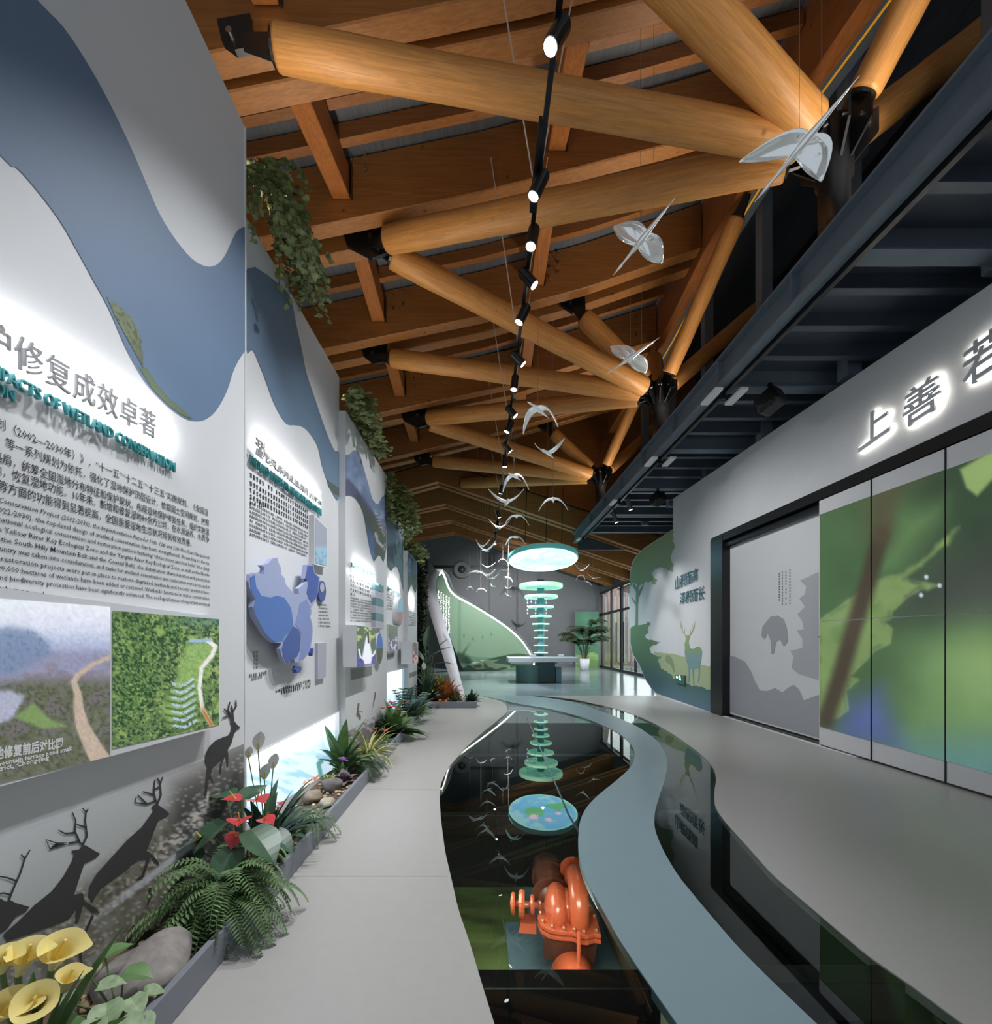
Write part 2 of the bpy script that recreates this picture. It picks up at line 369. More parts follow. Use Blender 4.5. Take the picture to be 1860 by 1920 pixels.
# the walkable glass: dark, mirror-like at a grazing angle
m_glass = glass('floor_glass', (0.50, 0.56, 0.52), 1.62, 0.0, (0.82, 0.88, 0.85))
def gstrip(name, lf, rf, label):
    mb = MB(); n = len(YS); L = [lf(yy)-V((0, 0, 0.006)) for yy in YS]; Rr = [rf(yy)-V((0, 0, 0.006)) for yy in YS]
    mb.add(L+Rr, [(i, i+1, n+i+1, n+i) for i in range(n-1)])
    return tag((mb.build(name, m_glass)), label, 'glass floor')
gstrip('glass_floor', A_, B_, 'wide winding river of dark walk-on glass over the orange pump')
gstrip('glass_floor', C_, D_, 'narrow winding band of dark walk-on glass beside the right wall')
for yy, xa in ((1643, 846), (1480, 826)):              # joints in the poured floor
    p = FL(xa, yy); tag(MB().box((-1.2, p.y-0.002, 0.0), (p.x-0.02, p.y+0.002, 0.0008)).build('trim_12', mat('floor_joint', (120, 120, 118), 0.5)), kind='structure')
# pit under the glass
m_pit = mat('pit_black', (14, 15, 15), 0.8)
m_algae = mat('pit_green', (72, 88, 44), 0.6, var=0.55, scale=2.2, stretch=(1, 2.2, 1))
m_pitblue = mat('pit_blue', (86, 108, 120), 0.5, var=0.05)
tag(MB().box((-2.5, 0.6, -1.05), (6.5, 14, -1.0)).build('trim_1', m_pit), kind='structure')
tag(MB().box((-0.62, 1.6, -1.0), (0.42, 4.6, -0.985)).build('trim_2', m_algae), kind='structure')
tag(MB().box((0.42, 1.6, -1.0), (1.25, 4.6, -0.985)).build('trim_3', m_pitblue), kind='structure')
tag(MB().box((1.05, 1.3, -0.98), (1.12, 4.3, -0.06)).build('trim_4', mat('pit_side', (84, 92, 74), 0.6, var=0.15)), kind='structure')
lamp('pit_lamp', 'AREA', (0.45, 2.55, -0.10), (0.5, 3.0, -1.0), 13, (1, 0.93, 0.82), 0.5, 0.25)
lamp('pit_lamp', 'AREA', (0.0, 3.3, -0.10), (0.3, 3.2, -1.0), 8, (1, 0.97, 0.88), 0.4, 0.4)
def pit_beam(y0, y1, xa, xb, label, h=0.16):
    p, q = FL(xa, y0), FL(xb, y1); d_lo, d_hi = F*H/(y1-CY), F*H/(y0-CY)
    e = bevel(MB().box(((xa-CX)/F*d_lo, d_lo, -0.02-h), ((xb-CX)/F*d_lo, d_hi, -0.012)).build('pit_beam', m_black), 0.008)
    return tag(e, label, 'steel beam')
pit_beam(1811, 1850, 885, 1240, 'wide black steel beam under the glass in front of the orange pump')
pit_beam(1519, 1527, 822, 1092, 'thin black steel beam under the glass behind the orange pump')
pit_beam(1411, 1416, 838, 1192, 'far black steel beam under the widest bend of the glass river', 0.1)
pit_beam(1803, 1840, 1400, 1700, 'black steel beam under the narrow glass band near the camera')
pit_beam(1516, 1523, 1226, 1350, 'thin black steel beam under the narrow glass band at its bend', 0.1)
e = thing('glass_seam', 'dark joint line running along the middle of the glass river', 'joint')
e2 = MB()
for a, b in (((988, 1345), (1066, 1526)), ((1066, 1526), (1092, 1570))):
    p, q = FL(*a), FL(*b); e2.box((-0.008, 0, -0.03), (0.008, (q-p).length, -0.004), M.Translation(p)@(q-p).to_track_quat('Y', 'Z').to_matrix().to_4x4())
C.objects.unlink(e); bpy.data.objects.remove(e)
tag(e2.build('glass_seam', m_black), 'dark joint line running along the middle of the glass river', 'joint')
# ---- outer walls
tag(MB().box((-4.45, -1.0, 0), (-4.3, 27, 9)).build('wall_left', m_dark), kind='structure')
BW = 27.0
mw = mat('back_wall_paint', (112, 114, 116), 0.6, var=0.05)
tag(MB().prism([(-4.3, BW, 0), (7.1, BW, 0), (7.1, BW, 9), (-4.3, BW, 9)], (0, 0.15, 0)).build('wall_back', mw), kind='structure')
tag(MB().box((-4.2, BW-0.12, 5.9), (1.8, BW, 6.05)).build('trim_5', m_black), kind='structure')
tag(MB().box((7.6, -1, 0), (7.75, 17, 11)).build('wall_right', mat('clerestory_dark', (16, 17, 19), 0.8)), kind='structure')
# ---- roof deck: front part rises to the right, far part is a gable
FR = []                                               # frames: front depth, [(x px, y px) along the lower front edge]
for dep, pts in ((1.9, [(60, -1360), (1500, -1900)]), (4.42, [(573, 60), (1000, -28), (1300, -105), (1500, -160)]), (6.77, [(525, 438), (900, 360), (1264, 268), (1440, 215)]), (9.15, [(609, 654), (905, 592), (1100, 539), (1312, 466)]),
                 (11.53, [(686, 780), (958, 722), (1223, 640)]), (13.9, [(700, 866), (907, 818), (1049, 780), (1170, 745)])):
    P = [D(x, y_, dep) for x, y_ in pts]
    s0 = (P[1].z-P[0].z)/(P[1].x-P[0].x); P = [V((-4.3, dep, P[0].z+s0*(-4.3-P[0].x)))]+[p for p in P if p.x > -4.2]
    s1 = (P[-1].z-P[-2].z)/(P[-1].x-P[-2].x); P.append(V((4.42, dep, P[-1].z+s1*(4.42-P[-1].x)))) if P[-1].x < 4.42 else None
    FR.append((dep, P))
def zb(x, d):
    def at1(P):
        for a, b in zip(P, P[1:]):
            if a.x <= x <= b.x: return lerp(a.z, b.z, (x-a.x)/(b.x-a.x))
        return P[0].z if x < P[0].x else P[-1].z
    for (da, Pa), (db, Pb) in zip(FR, FR[1:]):
        if da <= d <= db: return lerp(at1(Pa), at1(Pb), (d-da)/(db-da))
    return at1(FR[0][1]) if d < FR[0][0] else at1(FR[-1][1])
GX = [-4.3, -2, 0, 2, 4.42]
GH = 0.92
ceil = MB(); rows = [-0.5, 1.9, 4.42, 6.77, 9.15, 11.53, 13.9, 16.1]; vs = []
for d in rows:
    for x in GX: vs.append((x, d, zb(x, d)+GH+0.02))
n = len(GX); ceil.add(vs+[(x, d, z+0.1) for x, d, z in vs], [(j*n+i, j*n+i+1, (j+1)*n+i+1, (j+1)*n+i) for j in range(len(rows)-1) for i in range(n-1)])
ceil.f += [tuple(k+len(vs) for k in f)[::-1] for f in list(ceil.f)]
tag(ceil.build('ceiling', m_deck), kind='structure')
tag(MB().hexa([(4.9, -0.5, 10.6), (7.75, -0.5, 10.9), (7.75, 17, 10.9), (4.9, 17, 10.6)], [(4.9, -0.5, 10.7), (7.75, -0.5, 11), (7.75, 17, 11), (4.9, 17, 10.7)]).build('ceiling', m_deck), kind='structure')
GB = []
for dep, pts in ((16.4, [(740, 925), (821, 903), (1230, 1042)]), (18.8, [(755, 962), (835, 945), (1220, 1075)]), (21.2, [(765, 990), (845, 975), (1190, 1090)]), (24.0, [(780, 1010), (852, 998), (1180, 1108)])):
    P = [D(x, y_, dep) for x, y_ in pts]
    s0 = (P[1].z-P[0].z)/(P[1].x-P[0].x); P[0] = V((-4.3, dep, P[1].z+s0*(-4.3-P[1].x)))
    s1 = (P[2].z-P[1].z)/(P[2].x-P[1].x); P[2] = V((8.2, dep, P[1].z+s1*(8.2-P[1].x))); GB.append((dep, P))
g2 = MB(); vs = [(p.x, d, p.z+0.8) for d, P in [(16.2, GB[0][1])]+GB[1:]+[(BW+0.2, GB[-1][1])] for p in P]
g2.add(vs, [(j*3+i, j*3+i+1, (j+1)*3+i+1, (j+1)*3+i) for j in range(len(vs)//3-1) for i in range(2)])
tag(g2.build('ceiling', m_deck), kind='structure')
# gable wall above the end of the front roof
tag(MB().prism([(-4.3, 16.15, GB[0][1][0].z+0.7), (GB[0][1][1].x, 16.15, GB[0][1][1].z+0.7), (7.7, 16.15, GB[0][1][2].z+0.9), (7.7, 16.15, 11), (-4.3, 16.15, 11)], (0, 0.05, 0)).build('trim_6', wood('gable_boards', (140, 84, 38), 0.2, (0.5, 9, 9))), kind='structure')
# ---- right wall (screens and mural): one thick profile wall with the door opening
RX = 4.87; RP = Plane(RX)
wallpts = [(9.69, 0.0), (14.0, 0.0)]
prof = [RP(1335, 1337), RP(1232, 1301), RP(1222, 1292), RP(1212, 1278), RP(1198, 1248), RP(1185, 1226), RP(1181, 1205), RP(1180, 1120), RP(1181, 1075), RP(1185, 1055), RP(1194, 1040), RP(1210, 1026), RP(1262, 992), RP(1262, 935), RP.xz(2600, 4.87), RP.xz(2600, 3.72), RP(1335, 1010)]
prof[0].z = 0; prof[1].z = 0
o = fix_normals(MB().prism(prof, (0.18, 0, 0)).build('wall_right', m_wall)); tag(o, kind='structure'); WALLR = o
# door opening frame: jamb, head track
JF = RP.d(1335); JN = RP.d(1357)
tag(bevel(MB().box((RX-0.03, JN, 0), (RX+0.30, JF+0.02, 3.66)).build('trim_7', m_black), 0.01), kind='structure')
tag(MB().box((RX-0.02, 1.2, 3.55), (RX+0.30, JF, 3.70)).build('trim_8', m_black), kind='structure')
tr = MB(); tr.tube([(RX+0.10, 6.56, 3.47), (RX+0.10, JN, 3.47)], 0.07, 14); tag(tr.build('trim_9', mat('track_black', (30, 32, 34), 0.25)), kind='structure')
DP = Plane(RX+0.13)
door = MB().box((RX+0.13, 5.5, 0.05), (RX+0.19, JN, 3.45)).build('door_1', m_wall); tag(door, kind='structure')
tag(MB().box((RX-0.02, 5.9, 0.0), (RX+0.12, JN, 0.012)).build('trim_10', m_white), kind='structure')
tag(MB().box((RX+0.03, 5.9, 0.012), (RX+0.09, JN, 0.02)).build('trim_11', m_black), kind='structure')
# silhouettes printed on the sliding door
m_sil = mat('door_print', (172, 174, 178), 0.65); m_sil2 = mat('door_print_dark', (160, 162, 167), 0.65)
def Z2(p): return zp(p, 1160, 950, 4.2675)
so = lambda x, y: DP(x, y, -0.003)
so2 = lambda x, y: DP(x, y, -0.005)
decal('printed_forest', [Z2([(1600, 520), (1520, 560), (1450, 590), (1500, 640), (1490, 700), (1445, 735), (1490, 800), (1430, 860), (1470, 920), (1480, 980), (1425, 990), (1470, 1060), (1470, 1130), (1370, 1155), (1400, 1200), (1380, 1290), (1440, 1340), (1600, 1390)])], so, m_sil, door)
decal('printed_bush', [Z2([(850, 1190), (930, 1200), (1010, 1240), (1060, 1320), (1090, 1400), (1130, 1470), (1190, 1475), (1250, 1450), (1310, 1485), (1360, 1445), (1400, 1425), (1440, 1460), (1480, 1550), (1560, 1520), (1600, 1505), (1600, 1850), (850, 1630)])], so2, m_sil2, door)
decal('printed_tree', [Z2([(1215, 880), (1270, 870), (1320, 900), (1345, 980), (1350, 1080), (1320, 1120), (1290, 1060), (1260, 1080), (1240, 1180), (1220, 1180), (1215, 1070), (1190, 1010), (1170, 1060), (1140, 1040), (1150, 960)])], so2, m_sil2, door)
tx = MB()
for k, (xa, ya, yb) in enumerate(((1365, 500, 790), (1333, 520, 795), (1305, 520, 795), (1280, 530, 780))):
    for j in range(12):
        (px, py), = Z2([(xa, lerp(ya, yb, j/12))]); w = 2.2; h = 3.2
        tx.poly([so(px, py), so(px+w, py), so(px+w, py+h), so(px, py+h)]) if R.random() < 0.85 else None
tx.build('small_print', mat('door_text', (120, 122, 128), 0.6), door)
# floor under the far part of the hall: pale reflections come from the lights
# ---- far right: glazed entrance
DWX = 7.0; DW = Plane(DWX)
fr = thing('entrance_glazing', 'tall black-framed glass entrance doors at the far right', 'glass door', (DWX, 22, 0))
fm = MB()
for d in (26.6, 24.6, 22.9, 22.7, 20.7, 18.6, 16.6): fm.box((DWX-0.05, d, 0), (DWX+0.05, d+0.10, 4.4))
for z in (0.0, 3.05, 4.3): fm.box((DWX-0.06, 16.5, z), (DWX+0.06, 26.9, z+0.13))
fm.build('frame', m_black, fr)
for d in (22.2, 23.4): MB().tube([(DWX-0.10, d, 0.5), (DWX-0.10, d, 2.5)], 0.035, 10).build('handle', m_black, fr)
MB().box((DWX-0.008, 16.6, 0.05), (DWX+0.008, 26.8, 4.4)).build('pane', glass('door_glass', (0.9, 0.93, 0.92), 1.45), fr)
tag(MB().box((DWX-0.05, 16.5, 4.43), (DWX+0.1, 27, 6.6)).build('wall_right', mw), kind='structure')
oc = MB()
tag(MB().box((7.1, 10, -0.06), (30, 45, -0.01)).build('ground', mat('outdoor_paving', (120, 122, 124), 0.7, var=0.1)), kind='structure')
for k in range(9):
    x = 7.35+k*0.30
    tag(MB().box((x, 30, 0), (x+0.16, 30.06, 5)).build('cladding_board', wood('outdoor_timber', (150, 112, 92), 0.25, (9, 9, 0.6))), 'upright timber board outside the far glass entrance', 'board', 'boards outside the glass entrance')
tag(MB().box((6.6, 35, 0), (18, 35.2, 5)).build('outdoor_backdrop', mat('backdrop_white', (214, 216, 220), 0.7)), 'pale backdrop added outside for brightness beyond the far glass doors', 'backdrop')  # added pale backdrop, so the outdoors looks bright through the glass
lamp('outdoor_fill', 'SPOT', (9.5, 24, 7.5), (9.5, 33, 1.5), 2600, (0.95, 0.97, 1.0), 0.3, angle=100)  # unseen lamp added to brighten the outdoors in place of daylight
# ================================================================ TIMBER ROOF
ORD = ['nearest', 'second', 'third', 'fourth', 'fifth', 'sixth']
def girder(dep, P, hgt, label, group, bolts=(), m=m_glu, dy=0.24):
    g = thing('roof_girder', label, 'roof beam', (0, dep, P[0].z), group)
    mb = MB(); vs = []
    for p in P: vs += [(p.x, dep, p.z), (p.x, dep+dy, p.z), (p.x, dep+dy, p.z+hgt), (p.x, dep, p.z+hgt)]
    fs = [(i*4+k, (i+1)*4+k, (i+1)*4+(k+1) % 4, i*4+(k+1) % 4) for i in range(len(P)-1) for k in range(4)]+[(3, 2, 1, 0), tuple((len(P)-1)*4+k for k in range(4))]
    bevel(fix_normals(mb.add(vs, fs).build('timber', m, g)), 0.015, 1)
    for (x, zoff) in bolts:
        def zz(x):
            for a, b in zip(P, P[1:]):
                if a.x <= x <= b.x: return lerp(a.z, b.z, (x-a.x)/(b.x-a.x))
            return P[-1].z
        b = MB(); c = V((x, dep, zz(x)+zoff)); b.tube([c+V((0, 0.01, 0)), c-V((0, 0.045, 0))], 0.02, 8); b.build('bolt', m_chrome, g)
    return g
def bgrid(cx, z0, nx=3, nz=2, sx=0.2, sz=0.24): return [(cx+i*sx, z0+j*sz+0.05*i) for i in range(nx) for j in range(nz)]
BOLTS = {6.77: bgrid(-2.15, 0.55), 9.15: bgrid(-2.0, 0.45)+bgrid(1.35, 0.40, 2, 3, 0.17, 0.2), 11.53: bgrid(-1.95, 0.4)+bgrid(0.85, 0.3, 2, 3, 0.18, 0.2)+bgrid(3.9, 0.25, 2, 3, 0.17, 0.24), 13.9: bgrid(-1.9, 0.4)+bgrid(3.3, 0.3, 2, 3, 0.2, 0.25), 4.42: []}
for k, (dep, P) in enumerate(FR[1:]):
    girder(dep, P, GH, f'{ORD[k]} deep timber roof beam from the camera, front of its pair, rising to the right', 'paired roof beams', BOLTS.get(dep, ()))
    girder(dep+(0.32 if k == 0 else 0.50), P, GH, f'{ORD[k]} timber roof beam from the camera, rear of its pair', 'paired roof beams')
for k, (dep, P) in enumerate(GB):
    girder(dep, P, 0.75, f'{ORD[k]} gable roof beam at the far end, front of its pair', 'paired gable beams', bgrid(P[1].x-2.3, 0.3) if k < 2 else ())
    girder(dep+0.42, P, 0.75, f'{ORD[k]} gable roof beam at the far end, rear of its pair', 'paired gable beams')
# secondary rafters between the pairs
for k, ((da, Pa), (db, Pb)) in enumerate(zip(FR, FR[1:])):
    for j in (1, 2):
        d = lerp(da+0.76, db, j/3)
        pts = [V((x, d, zb(x, d)+0.70)) for x in GX]
        mb = MB(); vs = []
        for p in pts: vs += [(p.x, d, p.z), (p.x, d+0.12, p.z), (p.x, d+0.12, p.z+0.22), (p.x, d, p.z+0.22)]
        mb.add(vs, [(i*4+q, (i+1)*4+q, (i+1)*4+(q+1) % 4, i*4+(q+1) % 4) for i in range(len(pts)-1) for q in range(4)]+[(3, 2, 1, 0), tuple((len(pts)-1)*4+q for q in range(4))])
        o = fix_normals(mb.build('roof_rafter', m_glu2))
        tag(o, ('front' if j == 1 else 'rear')+f' slim rafter in the {ORD[k]} roof bay from the camera', 'rafter', 'slim rafters under the deck')
# short ties along the hall between the pairs
for k, ((da, Pa), (db, Pb)) in enumerate(zip(FR, FR[1:])):
    for X, nm in ((-2.1, 'left'), (1.1, 'middle')):
        z = zb(X, (da+db)/2)+0.28
        t = thing('roof_tie', f'short timber tie between roof beams, {nm} one in the {ORD[k]} bay', 'roof tie', (X, da+0.76, z), 'short ties between roof beams')
        bevel(MB().hexa([(X-0.13, da+0.76, zb(X, da)+0.3), (X+0.13, da+0.76, zb(X, da)+0.3), (X+0.13, db-0.02, zb(X, db)+0.3), (X-0.13, db-0.02, zb(X, db)+0.3)], [(X-0.13, da+0.76, zb(X, da)+0.75), (X+0.13, da+0.76, zb(X, da)+0.75), (X+0.13, db-0.02, zb(X, db)+0.75), (X-0.13, db-0.02, zb(X, db)+0.75)]).build('timber', m_long, t), 0.012, 1)
        z = zb(X, db); MB().box((X+0.14, db-0.10, z+0.3), (X+0.16, db-0.01, z+0.75)).build('bracket', m_black, t)
# ridge girder along the clerestory, its frame strips and the yellow light line
def ridge_pt(d, dx=0, dz=0): z = zb(4.42, d); return V((4.45+dx, d, z+dz))
def along(name, label, cat, dx0, dx1, dz0, dz1, m, d0=1.2, d1=16.1, kind=None, group=None):
    ds = [d0]+[d for d, _ in FR if d0 < d < d1]+[d1]; vs = []; mb = MB()
    for d in ds: vs += [ridge_pt(d, dx0, dz0), ridge_pt(d, dx1, dz0), ridge_pt(d, dx1, dz1), ridge_pt(d, dx0, dz1)]
    mb.add(vs, [(i*4+k, (i+1)*4+k, (i+1)*4+(k+1) % 4, i*4+(k+1) % 4) for i in range(len(ds)-1) for k in range(4)]+[(3, 2, 1, 0), tuple((len(ds)-1)*4+k for k in range(4))])
    return tag(fix_normals(mb.build(name, m)), label, cat, group, kind)
along('ridge_beam', 'long deep timber ridge beam running down the right side of the roof', 'roof beam', 0.0, 0.26, -0.10, 1.15, m_long)
along('clerestory_rail', 'blue-black steel rail just right of the timber ridge beam', 'steel rail', 0.27, 0.35, -0.06, 0.10, m_steel)
along('light_strip', 'thin yellow light line beside the timber ridge beam', 'light strip', 0.36, 0.40, -0.04, 0.02, mat('yellow_led', (214, 150, 30), 0.4, emit=0.35))
along('clerestory_rail', 'outer blue-black steel rail beyond the yellow light line', 'steel rail', 0.42, 0.56, -0.02, 0.16, m_steel)
# steel posts behind the mezzanine girder
for k, d in enumerate((4.4, 6.27, 8.2, 10.3, 12.3, 14.3)):
    tag(bevel(MB().box((5.05, d, 5.2), (5.25, d+0.2, 10.6)).build('steel_post', m_steel), 0.01), f'{ORD[k]} upright blue-black steel post behind the mezzanine girder', 'steel post', 'clerestory posts')
for k, z in enumerate((6.1, 6.9, 7.7, 8.5)):
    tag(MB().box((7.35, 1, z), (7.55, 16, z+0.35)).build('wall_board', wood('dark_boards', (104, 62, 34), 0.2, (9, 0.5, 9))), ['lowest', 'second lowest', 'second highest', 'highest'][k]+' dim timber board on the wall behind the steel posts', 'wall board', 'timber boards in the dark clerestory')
# ---- tree columns: steel nodes and round log struts
def rod(mb, a, b, r0, r1=None, seg=18): mb.tube([a, b], [r0, r1 or r0], seg)
def log(a, b, label, r=0.19, trim=(0.42, 0.36)):
    """round log from a to b with black steel end plates"""
    a, b = V(a), V(b); t = (b-a).normalized(); p, q = a+t*trim[0], b-t*trim[1]
    L = (q-p).length; rot = t.to_track_quat('Z', 'Y').to_matrix().to_4x4()
    g = thing('log_strut', label, 'log strut', a, 'round log struts')
    mb = MB(); n = 9; prof = []
    for i in range(n+1): prof.append((r*(1+0.025*math.sin(i*2.1+a.x)), L*i/n))
    prof[0] = (r*0.93, 0); prof.insert(1, (r, 0.03)); prof[-1] = (r*0.97, L-0.03); prof.append((r*0.9, L))
    lg = mb.lathe(prof, 22).build('timber', m_log, None, True)
    lg.parent = g; lg.location = p-a; lg.rotation_euler = rot.to_euler()
    for end, s in ((p, -1), (q, 1)):
        e = MB(); w = 0.13; tt = t*s; side = tt.cross(V((0, 0, 1))).normalized(); up = side.cross(tt)
        ln = trim[0] if s < 0 else trim[1]
        o0 = end-tt*0.05; o1 = end+tt*ln*0.9
        e.hexa([o0-side*0.02-up*w, o0+side*0.02-up*w, o0+side*0.02+up*w, o0-side*0.02+up*w], [o1-side*0.02-up*0.06, o1+side*0.02-up*0.06, o1+side*0.02+up*0.06, o1-side*0.02+up*0.06])
        e.tube([end, end+tt*0.03], r*0.8, 18)
        fix_normals(e.build('end_plate', m_black, g))
    for f in (0.12, 0.22):
        c = p+t*f; side = t.cross(V((0, 0, 1))).normalized(); dn = side.cross(t).normalized()
        hole = MB(); hole.tube([c+dn*(r-0.004), c+dn*(r+0.006)], 0.018, 8); hole.build('plug', mat('plug_dark', (60, 36, 20), 0.7), g)
    return g
NX, NZ = 3.72, 6.70
ND = [4.80, 9.55, 14.30]
MID = {0: (-1.70, 2.4, 7.85), 1: (-1.80, 7.17, 7.80), 2: (-1.74, 11.93, 7.36), 3: (-1.07, 16.6, 7.30)}
LEFT = [tuple(D(440, 75, 4.12)), (-2.29, 9.55, 7.53), (-1.93, 14.3, 7.24)]
UP = [(1.80, 4.8, 8.62), (1.89, 9.55, 8.60), (1.96, 14.3, 8.32)]
nm = ['near', 'middle', 'far']
for k, d in enumerate(ND):
    N0 = V((NX, d, NZ))
    s = thing('steel_column', f'black steel column of the {nm[k]} tree of log struts, with its plated joint', 'steel column', (NX, d, 5.2), 'black columns carrying log struts')
    mb = MB(); mb.lathe([(0.22, 5.565), (0.22, 5.60), (0.14, 5.62), (0.14, 6.35), (0.17, 6.38), (0.17, 6.95), (0.10, 7.0)], 20, M.Translation((NX, d, 0))); mb.build('shaft', m_black, s, True)
    for j in range(10):
        w = 2*math.pi*j/10; v = V((math.cos(w), math.sin(w), 0)); sd = V((-v.y, v.x, 0))
        g = MB(); a0 = N0+v*0.14; a1 = N0+v*0.36
        g.hexa([a0-sd*0.012-V((0, 0, .25)), a0+sd*0.012-V((0, 0, .25)), a0+sd*0.012+V((0, 0, .2)), a0-sd*0.012+V((0, 0, .2))], [a1-sd*0.012-V((0, 0, .02)), a1+sd*0.012-V((0, 0, .02)), a1+sd*0.012+V((0, 0, .22)), a1-sd*0.012+V((0, 0, .22))])
        fix_normals(g.build('gusset_plate', m_black, s))
        b = MB(); c = a1-v*0.08+V((0, 0, 0.08)); b.tube([c-sd*0.035, c+sd*0.035], 0.02, 8); b.build('bolt', m_chrome, s)
    # struts
    if k == 0: log(N0, MID[0], 'log strut of the near tree reaching left past the camera')
    log(N0, LEFT[k], ['thickest log strut across the top, reaching left to the nearest roof beam', 'log strut of the middle tree reaching straight left to the third beam pair', 'lower left log strut of the far tree, reaching straight left'][k], 0.165 if k == 0 else 0.185)
    log(N0, MID[k+1], ['log strut of the near tree slanting back to the second beam pair', 'middle tree log strut slanting back left to the fourth beam pair', 'lowest log strut of the far tree ending at the gable ridge'][k])
    if k: log(N0, MID[k], ['', 'log strut of the middle tree slanting forward to the second beam pair', 'far tree log strut slanting forward to the fourth beam pair'][k])
    log(N0, UP[k], ['log strut entering from the top right, above the nearest glass bird', 'short steep log strut of the middle tree, behind a glass bird', 'short steep log strut of the far tree'][k])
    z1 = zb(4.42, max(d-1.75, 1.9))-0.15; log(N0, (4.60, d-1.72, z1), f'steep log strut of the {nm[k]} tree rising toward the camera under the ridge beam', 0.155)
    z2 = zb(4.42, min(d+2.4, 15.5))-0.15; log(N0, (4.50, d+2.3, z2), f'weathered log strut of the {nm[k]} tree rising away under the ridge beam', 0.17)
    log(N0, (6.6, d+0.9, 9.4), f'log strut of the {nm[k]} tree rising right into the dark clerestory', 0.17)
    for (P, who) in ((LEFT[k], 'left'), (UP[k], 'upper')):
        P = V(P); h = thing('beam_hanger', f'black steel hanger plate holding the {who} strut of the {nm[k]} tree under its beam', 'hanger plate', P, 'black hanger plates')
        f_ = 0.55 if (k == 0 and who == 'left') else 1.0
        fix_normals(MB().prism([P+V(q)*f_ for q in ((-0.30, 0.0, 0.35), (0.25, 0, 0.45), (0.28, 0, -0.10), (0.0, 0, -0.16), (-0.22, 0, 0.0))], (0, 0.06, 0)).build('plate', m_black, h))
        b = MB(); b.tube([P+V((-0.04, -0.03, 0.06)), P+V((-0.04, 0.1, 0.06))], 0.03, 10); b.build('bolt', m_chrome, h)
for k in (1, 2, 3):
    P = V(MID[k]); h = thing('beam_hanger', ['', 'black steel hanger joining two logs under the second beam pair', 'black steel hanger joining two logs under the fourth beam pair', 'black steel plate under the gable ridge where a log ends'][k], 'hanger plate', P, 'black hanger plates')
    fix_normals(MB().prism([P+V((-0.45, 0.0, 0.30)), P+V((0.22, 0, 0.42)), P+V((0.34, 0, -0.12)), P+V((0.05, 0, -0.22)), P+V((-0.35, 0, -0.02))], (0, 0.06, 0)).build('plate', m_black, h))
    for q in ((0.02, 0.12), (0.14, -0.06)):
        b = MB(); b.tube([P+V((q[0], -0.03, q[1])), P+V((q[0], 0.1, q[1]))], 0.035, 10); b.build('bolt', m_chrome, h)
# ================================================================ MEZZANINE
mz = thing('mezzanine_girder', 'blue-black steel edge girder of the mezzanine running along the right side', 'steel girder', (3.45, 9, 5.2))
MZ0, MZ1 = 0.8, 17.0
mb = MB(); mb.box((3.38, MZ0, 5.20), (3.54, MZ1, 5.225)); mb.box((3.455, MZ0, 5.22), (3.475, MZ1, 5.54)); mb.box((3.36, MZ0, 5.53), (3.56, MZ1, 5.56)); mb.build('section', m_steel, mz)
for k in range(7):
    d = 4.95+k*1.55
    MB().box((3.37, d, 5.22), (3.46, d+0.03, 5.54)).build('stiffener', m_steel, mz)
tk = MB(); tk.box((3.555, MZ0, 5.15), (3.61, MZ1, 5.22)); tk.build('cable_track', m_black, mz)
tag(MB().box((3.56, MZ0, 5.50), (7.6, MZ1, 5.56)).build('ceiling', m_steel2), kind='structure')
tag(MB().box((3.56, MZ1-0.06, 4.95), (6.6, MZ1, 5.55)).build('mezzanine_end_beam', m_steel2), 'dark steel beam closing the far end of the mezzanine', 'steel beam')
MAIN = [2.1, 4.29, 6.60, 8.75, 10.96, 13.2, 15.3]
for k, d in enumerate(MAIN):
    mb = MB(); mb.box((3.62, d, 5.22), (7.4, d+0.20, 5.24)); mb.box((3.62, d+0.09, 5.24), (7.4, d+0.11, 5.50)); 
    tag(mb.build('mezzanine_beam', m_steel), f'{(ORD+["seventh"])[k]} wide cross beam under the mezzanine from the camera', 'steel beam', 'wide mezzanine cross beams')
    if k < len(MAIN)-1:
        for j in (1, 2, 3):
            dd = lerp(d, MAIN[k+1], j/4)
            mb = MB(); mb.box((3.62, dd, 5.30), (7.4, dd+0.10, 5.312)); mb.box((3.62, dd+0.045, 5.31), (7.4, dd+0.055, 5.50))
            tag(mb.build('mezzanine_joist', m_steel2), f'slim {["front", "middle", "rear"][j-1]} joist under the mezzanine after the {ORD[k]} cross beam', 'steel joist', 'slim mezzanine joists')
